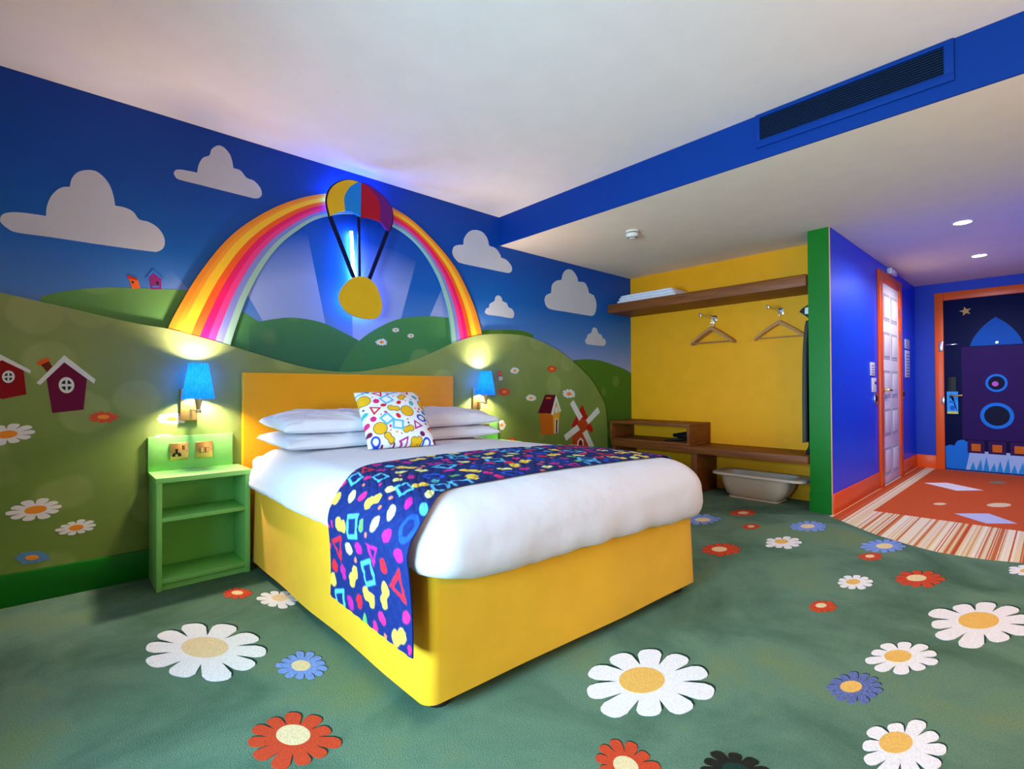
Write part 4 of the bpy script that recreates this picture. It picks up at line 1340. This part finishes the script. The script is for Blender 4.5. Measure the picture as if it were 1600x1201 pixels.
for dx in (-0.06, 0.06):
    tube('folding_leg', [(3.29 + dx, -1.9720, 1.25), (3.29 + dx, -1.9720, 0.80), (3.29 + dx * 1.2, -1.960, 0.52), (3.29 + dx * 1.2, -1.945, 0.475)], 0.012, M['black'], ib)
    lathe('rubber_foot', [(0.014, 0.4505), (0.016, 0.46), (0.013, 0.49), (0.0, 0.492)], (3.29 + dx * 1.2, -1.945, 0), M['black'], ib, 14)
ihk = thing('ironing_board_hook', (3.3, -1.96, 1.66), 'black hanging holder with white label above the ironing board', 'holder')
prism('holder_body', [(-1.980, 1.58), (-1.945, 1.60), (-1.895, 1.645), (-1.872, 1.662), (-1.895, 1.69), (-1.945, 1.718), (-1.980, 1.735)], lambda a, b, h: (3.27 + h, a, b), 0.0, 0.10, M['black'], ihk)
prism('paper_label', [(-1.965, 1.635), (-1.915, 1.64), (-1.918, 1.69), (-1.965, 1.70)], lambda a, b, h: (3.27 - h, a, b), 0.0, 0.002, M['plastic_white'], ihk)

# baby bath under the bench
bb = thing('baby_bath', (3.32, -1.52, 0.0), 'cream plastic baby bath stored on the carpet under the bench', 'baby bath')


def bath_ring(ix, iy0, iy1, z, r):
    return [(x, y, z) for x, y in rrect_pts(3.135 + ix, 3.50 - ix, -1.935 + iy0, -1.125 - iy1, r, 6, 8)]


rings = [bath_ring(0.06, 0.235, 0.165, 0.016, 0.05), bath_ring(0.045, 0.20, 0.13, 0.035, 0.06), bath_ring(0.03, 0.155, 0.095, 0.11, 0.07), bath_ring(0.022, 0.13, 0.075, 0.205, 0.075),
         bath_ring(0.0, 0.0, 0.0, 0.207, 0.09), bath_ring(0.0, 0.0, 0.0, 0.222, 0.09), bath_ring(0.008, 0.008, 0.008, 0.228, 0.085), bath_ring(0.045, 0.12, 0.09, 0.222, 0.07), bath_ring(0.05, 0.16, 0.11, 0.12, 0.06), bath_ring(0.075, 0.23, 0.16, 0.045, 0.05)]
ring_mesh('bath_shell', rings, M['tub'], bb, sharp=60)
rings = [bath_ring(0.068, 0.25, 0.18, 0.0, 0.045), bath_ring(0.05, 0.225, 0.15, 0.002, 0.045), bath_ring(0.05, 0.225, 0.15, 0.014, 0.045), bath_ring(0.07, 0.25, 0.18, 0.0155, 0.045)]
ring_mesh('bath_foot', rings, M['tub'], bb, sharp=60)

# ------------------------------------------------------------------ bathroom door in the hall wall
d1 = struct(box('door_1', 4.79, 5.60, YH - 0.010, YH - 0.0005, 0.012, 2.10, M['white'], bev=0.001))
for nm, x0, x1, z0, z1 in (('door_frame', 4.665, 4.789, 0.0, 2.205), ('door_frame', 5.601, 5.725, 0.0, 2.205), ('door_frame', 4.7895, 5.6005, 2.101, 2.205)):
    box(nm, x0, x1, YH - 0.026, YH - 0.0005, z0, z1, M['orange_trim'], d1, bev=0.003)
groove = mat('panel_moulding_grey', '#bcbac6', 0.5, var=0.03)
for i in range(5):
    z0 = 0.10 + i * 0.402
    z1 = z0 + 0.285
    for x0, x1 in ((4.86, 5.17), (5.22, 5.53)):
        ofr = box('door_panel', x0, x1, YH - 0.0125, YH - 0.0102, z0, z1, groove, d1)
        box('panel_face', x0 + 0.03, x1 - 0.03, YH - 0.0165, YH - 0.0126, z0 + 0.03, z1 - 0.03, M['white'], ofr, bev=0.0015)
hx, hz = 4.85, 0.985
lathe('handle_rose', [(0.026, 0.0), (0.026, -0.008), (0.012, -0.010), (0.0, -0.010)], (hx, YH - 0.0105, hz), M['brass'], d1, 20, 'y')
tube('door_handle', [(hx, YH - 0.02, hz), (hx, YH - 0.055, hz), (hx + 0.03, YH - 0.06, hz), (hx + 0.13, YH - 0.058, hz - 0.004)], 0.010, M['brass'], d1)
box('lock_plate', hx - 0.018, hx + 0.018, YH - 0.014, YH - 0.0105, hz - 0.20, hz - 0.09, M['chrome'], d1, bev=0.002)
for z in (0.25, 1.55, 1.80):
    box('door_hinge', 5.592, 5.608, YH - 0.030, YH - 0.0265, z, z + 0.11, M['chrome'], d1, bev=0.002)


def hall_plate(name, x0, x1, z0, z1, m, label, cat, detail):
    t = thing(name, ((x0 + x1) / 2, YH, (z0 + z1) / 2), label, cat)
    box('plate', x0, x1, YH - 0.010, YH - 0.0005, z0, z1, m, t, bev=0.002)
    for nm, fx0, fx1, fz0, fz1, mm_, hh in detail:
        box(nm, x0 + (x1 - x0) * fx0, x0 + (x1 - x0) * fx1, YH - 0.010 - hh, YH - 0.0101, z0 + (z1 - z0) * fz0, z0 + (z1 - z0) * fz1, mm_, t)
    return t


paper = mat('pale_notice_print', '#c8d0ea', 0.6)
ink = mat('notice_ink', '#5c6ea8', 0.6)
hall_plate('wall_notice', 4.35, 4.50, 1.125, 1.255, M['plastic_white'], 'small white notice on the blue wall over the card switch', 'notice', [('text_line', 0.15, 0.85, 0.12 + 0.2 * k, 0.18 + 0.2 * k, ink, 0.0006) for k in range(4)])
hall_plate('card_switch', 4.40, 4.55, 0.965, 1.105, M['plastic_white'], 'white key card switch on the blue wall below a notice', 'switch', [('card_slot', 0.6, 0.9, 0.55, 0.75, M['black'], 0.002)])
hall_plate('switch_plate', 4.49, 4.61, 0.845, 0.955, M['chrome'], 'chrome switch plate left of the white panelled door', 'switch', [('rocker', 0.2, 0.45, 0.25, 0.75, M['black'], 0.003), ('rocker', 0.55, 0.8, 0.25, 0.75, M['black'], 0.003)])
hall_plate('switch_plate', 5.80, 5.93, 0.875, 0.985, M['chrome'], 'chrome switch plate right of the white panelled door', 'switch', [('rocker', 0.2, 0.8, 0.25, 0.75, M['black'], 0.003)])
hall_plate('wall_notice', 6.00, 6.24, 1.475, 1.585, paper, 'upper pale notice on the blue wall near the entry corner', 'notice', [('text_line', 0.1, 0.9, 0.15 + 0.22 * k, 0.25 + 0.22 * k, ink, 0.0006) for k in range(4)])
hall_plate('wall_notice', 6.00, 6.24, 1.13, 1.455, paper, 'lower tall pale notice on the blue wall near the entry corner', 'notice', [('text_line', 0.1, 0.9, 0.06 + 0.11 * k, 0.10 + 0.11 * k, ink, 0.0006) for k in range(8)])
sn = thing('motion_sensor', (5.22, YH, 2.26), 'small white sensor box above the white panelled door', 'sensor')
box('sensor_box', 5.10, 5.36, YH - 0.05, YH - 0.0005, 2.225, 2.285, M['plastic_white'], sn, bev=0.008)
lathe('sensor_lens', [(0.018, 0.0), (0.016, -0.008), (0.0, -0.012)], (5.2, YH - 0.0505, 2.25), paper, sn, 16, 'y')

# ------------------------------------------------------------------ entry door with rocket print
DL, DRt, DTP = -2.430, -3.345, 2.075
d2 = struct(box('door_2', XE - 0.012, XE - 0.0005, DRt, DL, 0.012, DTP, DEC['rocket_navy'], bev=0.001))
for y0, y1, z0, z1 in ((DL + 0.002, -2.345, 0, 2.175), (-3.432, DRt - 0.002, 0, 2.175), (DRt - 0.0015, DL + 0.0015, DTP + 0.002, 2.175)):
    box('door_frame', XE - 0.030, XE - 0.0005, y0, y1, z0, z1, M['orange_trim'], d2, bev=0.003)
PE = lambda a, b, h: (XE - 0.012 - h, a, b)
MY = -2.889
prism('rocket_nose', smooth_poly([(MY, 1.83), (MY - 0.10, 1.735), (MY - 0.185, 1.61), (MY - 0.225, 1.50), (MY + 0.225, 1.50), (MY + 0.185, 1.61), (MY + 0.10, 1.735)], 4, 40), PE, 0, 0.001, DEC['rocket_blue'], d2)
prism('rocket_body', [(MY + 0.30, 1.49), (MY - 0.30, 1.49), (MY - 0.30, 0.385), (MY + 0.30, 0.385)], PE, 0, 0.0014, DEC['rocket_purple'], d2)
sm = smooth_poly([(-2.435, 0.02)] + [tuple(p) for p in TRACE['DD']['smoke'][:6]] + [(-2.66, 0.36), (-2.66, 0.02)], 4, 60)
prism('smoke_cloud', sm, PE, 0, 0.0008, DEC['smoke'], d2)
prism('smoke_cloud', [(2 * MY - a, b) for a, b in sm], PE, 0, 0.0008, DEC['smoke'], d2)
fl_pts = [(-2.655, 0.25), (-3.122, 0.25), (-3.16, 0.02), (-2.615, 0.02)]
fl_ = prism('rocket_flame', fl_pts, PE, 0, 0.0011, DEC['flame'], d2)
for k in range(9):
    a = -2.65 - k * 0.058
    hgt = 0.10 + 0.035 * ((k * 7) % 3)
    prism('flame_spike', [(a, 0.021), (a - 0.055, 0.021), (a - 0.03 - 0.01 * (k % 2), 0.021 + hgt)], PE, 0.0012, 0.0017, DEC['spike'], fl_)
for k in range(3):
    a = -2.632 - k * 0.181
    e = prism('exhaust', [(a, 0.375), (a - 0.15, 0.375), (a - 0.15, 0.225), (a, 0.225)], PE, 0, 0.0020, DEC['exhaust'], d2)
    prism('exhaust_glow', [(a - 0.035, 0.335), (a - 0.115, 0.335), (a - 0.115, 0.25), (a - 0.035, 0.25)], PE, 0.0020, 0.0025, DEC['glow_orange'], e)
for cz, ra, rb_ in ((1.057, 0.093, 0.104), (0.675, 0.142, 0.152)):
    p1 = prism('porthole', ell_pts((MY, cz), (ra, 0), (0, rb_), 1.0, 36), PE, 0.0014, 0.0024, DEC['porthole'], d2)
    prism('porthole_glass', ell_pts((MY, cz), (ra, 0), (0, rb_), 0.76, 36), PE, 0.0024, 0.0030, DEC['space'], p1)
    if cz > 1:
        prism('painted_fish', ell_pts((MY + 0.01, cz - 0.01), (0.028, 0), (0, 0.03), 1.0, 20), PE, 0.0030, 0.0036, DEC['pink'], p1)  # plain pink oval for the fish inside the porthole
st = []
for k in range(10):
    rr = 0.058 if k % 2 == 0 else 0.024
    st.append((-2.631 + rr * math.sin(k * PI / 5 + 0.2), 1.925 + rr * math.cos(k * PI / 5 + 0.2)))
prism('painted_star', st, PE, 0, 0.001, DEC['star'], d2)
box('lock_plate', XE - 0.026, XE - 0.0125, -2.542, -2.456, 0.80, 1.136, M['black'], d2, bev=0.003)
tube('door_handle', [(XE - 0.026, -2.495, 0.905), (XE - 0.075, -2.495, 0.905), (XE - 0.080, -2.52, 0.907), (XE - 0.080, -2.60, 0.912)], 0.011, M['brass'], d2)
lathe('handle_rose', [(0.028, 0.0), (0.028, -0.010), (0.012, -0.014), (0.0, -0.014)], (XE - 0.0262, -2.495, 0.905), M['brass'], d2, 20, 'x')
lathe('peephole', [(0.014, 0.0), (0.013, -0.006), (0.0, -0.006)], (XE - 0.0135, -2.899, 1.53), M['chrome'], d2, 14, 'x')
box('door_guard', XE - 0.040, XE - 0.0305, -2.425, -2.385, 1.455, 1.575, M['chrome'], d2, bev=0.003)
tube('guard_bar', [(XE - 0.016, -2.445, 1.53), (XE - 0.030, -2.47, 1.53), (XE - 0.030, -2.545, 1.532), (XE - 0.020, -2.56, 1.532)], 0.010, M['chrome'], d2)
box('strike_plate', XE - 0.036, XE - 0.0305, -2.432, -2.405, 0.80, 0.89, M['chrome'], d2, bev=0.002)
PT = lambda a, b, h: (XE - 0.0405 - h, a, b)
th = thing('door_hanger_tag', (XE - 0.041, -2.505, 0.905), 'pale blue paper tag hanging from the entry door handle', 'door tag')
ring_hole = [(-2.495 + 0.020 * math.cos(a), 0.900 + 0.020 * math.sin(a)) for a in [PI / 2 + 2 * PI * k / 20 for k in range(21)]]
prism('paper_tag', [(-2.495, 0.957), (-2.454, 0.957), (-2.455, 0.687), (-2.556, 0.687), (-2.556, 0.957), (-2.496, 0.957)] + [(a - 0.001 * (k == 20), b) for k, (a, b) in reversed(list(enumerate(ring_hole)))], PT, 0, 0.0015, DEC['tagblue'], th)
prism('printed_heading', [(-2.475, 0.845), (-2.535, 0.845), (-2.535, 0.822), (-2.475, 0.822)], PT, 0.0015, 0.0021, DEC['tagdark'], th)
prism('printed_spot', ell_pts((-2.505, 0.76), (0.026, 0), (0, 0.030), 1.0, 20), PT, 0.0015, 0.0021, DEC['tagdark'], th)
prism('printed_edge', [(-2.4551, 0.715), (-2.5559, 0.715), (-2.5559, 0.688), (-2.4551, 0.688)], PT, 0.0015, 0.0021, DEC['tagyellow'], th)

# ------------------------------------------------------------------ bulkhead air vent, detector, downlights
av = thing('air_vent', (XB, -2.64, 2.47), 'long blue slotted air vent set into the blue bulkhead', 'air vent')
vy0, vy1, vz0, vz1 = -3.031, -2.245, 2.400, 2.528
fy0, fy1, fz0, fz1 = -3.066, -2.222, 2.362, 2.548
for y0, y1, z0, z1 in ((fy0, fy1, fz0, vz0), (fy0, fy1, vz1, fz1), (fy0, vy0, vz0, vz1), (vy1, fy1, vz0, vz1)):
    box('vent_frame', XB - 0.013, XB - 0.0005, y0, y1, z0, z1, M['blue'], av, bev=0.001)
box('vent_backing', XB - 0.0012, XB - 0.0005, vy0, vy1, vz0, vz1, M['dark'], av)
ns_ = 11
slat_me = None
for k in range(ns_):
    zc = vz0 + (k + 0.5) * (vz1 - vz0) / ns_
    if slat_me is None:
        pr = [(-0.0150, -0.0042), (-0.0138, -0.0052), (-0.0014, 0.0028), (-0.0026, 0.0038)]
        s0 = obj('slat', [(XB + a, vy0, b) for a, b in pr] + [(XB + a, vy1, b) for a, b in pr],
                 [[0, 1, 2, 3], [7, 6, 5, 4], [0, 4, 5, 1], [1, 5, 6, 2], [2, 6, 7, 3], [3, 7, 4, 0]], mat('vent_slat_dark_blue', '#0a3a78', 0.5), av)
        s0.location = (0, 0, zc)
        slat_me = s0
    else:
        s = slat_me.copy()
        COL.objects.link(s)
        s.location = (0, 0, zc)

sd = thing('smoke_detector', (2.034, -1.029, S), 'round white smoke detector on the lowered ceiling', 'smoke detector')
lathe('mounting_base', [(0.0, -0.0005), (0.052, -0.0005), (0.052, -0.010), (0.046, -0.013), (0.0, -0.013)], (2.034, -1.029, S), M['plastic_white'], sd, 32)
lathe('dark_gap', [(0.0, -0.0131), (0.044, -0.0131), (0.044, -0.022), (0.0, -0.022)], (2.034, -1.029, S), M['brass_dark'], sd, 32)
lathe('detector_body', [(0.0, -0.0221), (0.050, -0.0221), (0.052, -0.030), (0.040, -0.048), (0.028, -0.060), (0.012, -0.063), (0.0, -0.063)], (2.034, -1.029, S), M['plastic_white'], sd, 32)
for k in range(16):
    a = 2 * PI * k / 16
    c = Vector((2.034 + 0.036 * math.cos(a), -1.029 + 0.036 * math.sin(a), S - 0.053))
    tube('sensor_slot', [c + Vector((-0.006 * math.cos(a), -0.006 * math.sin(a), -0.0055)), c + Vector((0.003 * math.cos(a), 0.003 * math.sin(a), 0.0035))], 0.003, M['dark'], sd, 6)

dl_m = mat('downlight_lens', '#ffffff', 0.4, emit='#fff4e6', estr=30)
for x, y, lab in ((3.783, -2.876, 'recessed round downlight nearer the bedroom'), (5.219, -2.863, 'recessed round downlight nearer the entry door')):
    d = thing('downlight', (x, y, S), lab, 'downlight', 'recessed hall downlights')
    lathe('trim_ring', [(0.054, -0.0005), (0.070, -0.0005), (0.070, -0.004), (0.062, -0.006), (0.054, -0.004), (0.054, -0.0005)], (x, y, S), M['plastic_white'], d, 32, caps=False)
    lathe('lamp_lens', [(0.0, -0.0006), (0.0535, -0.0006), (0.0535, -0.0035), (0.0, -0.005)], (x, y, S), dl_m, d, 24)
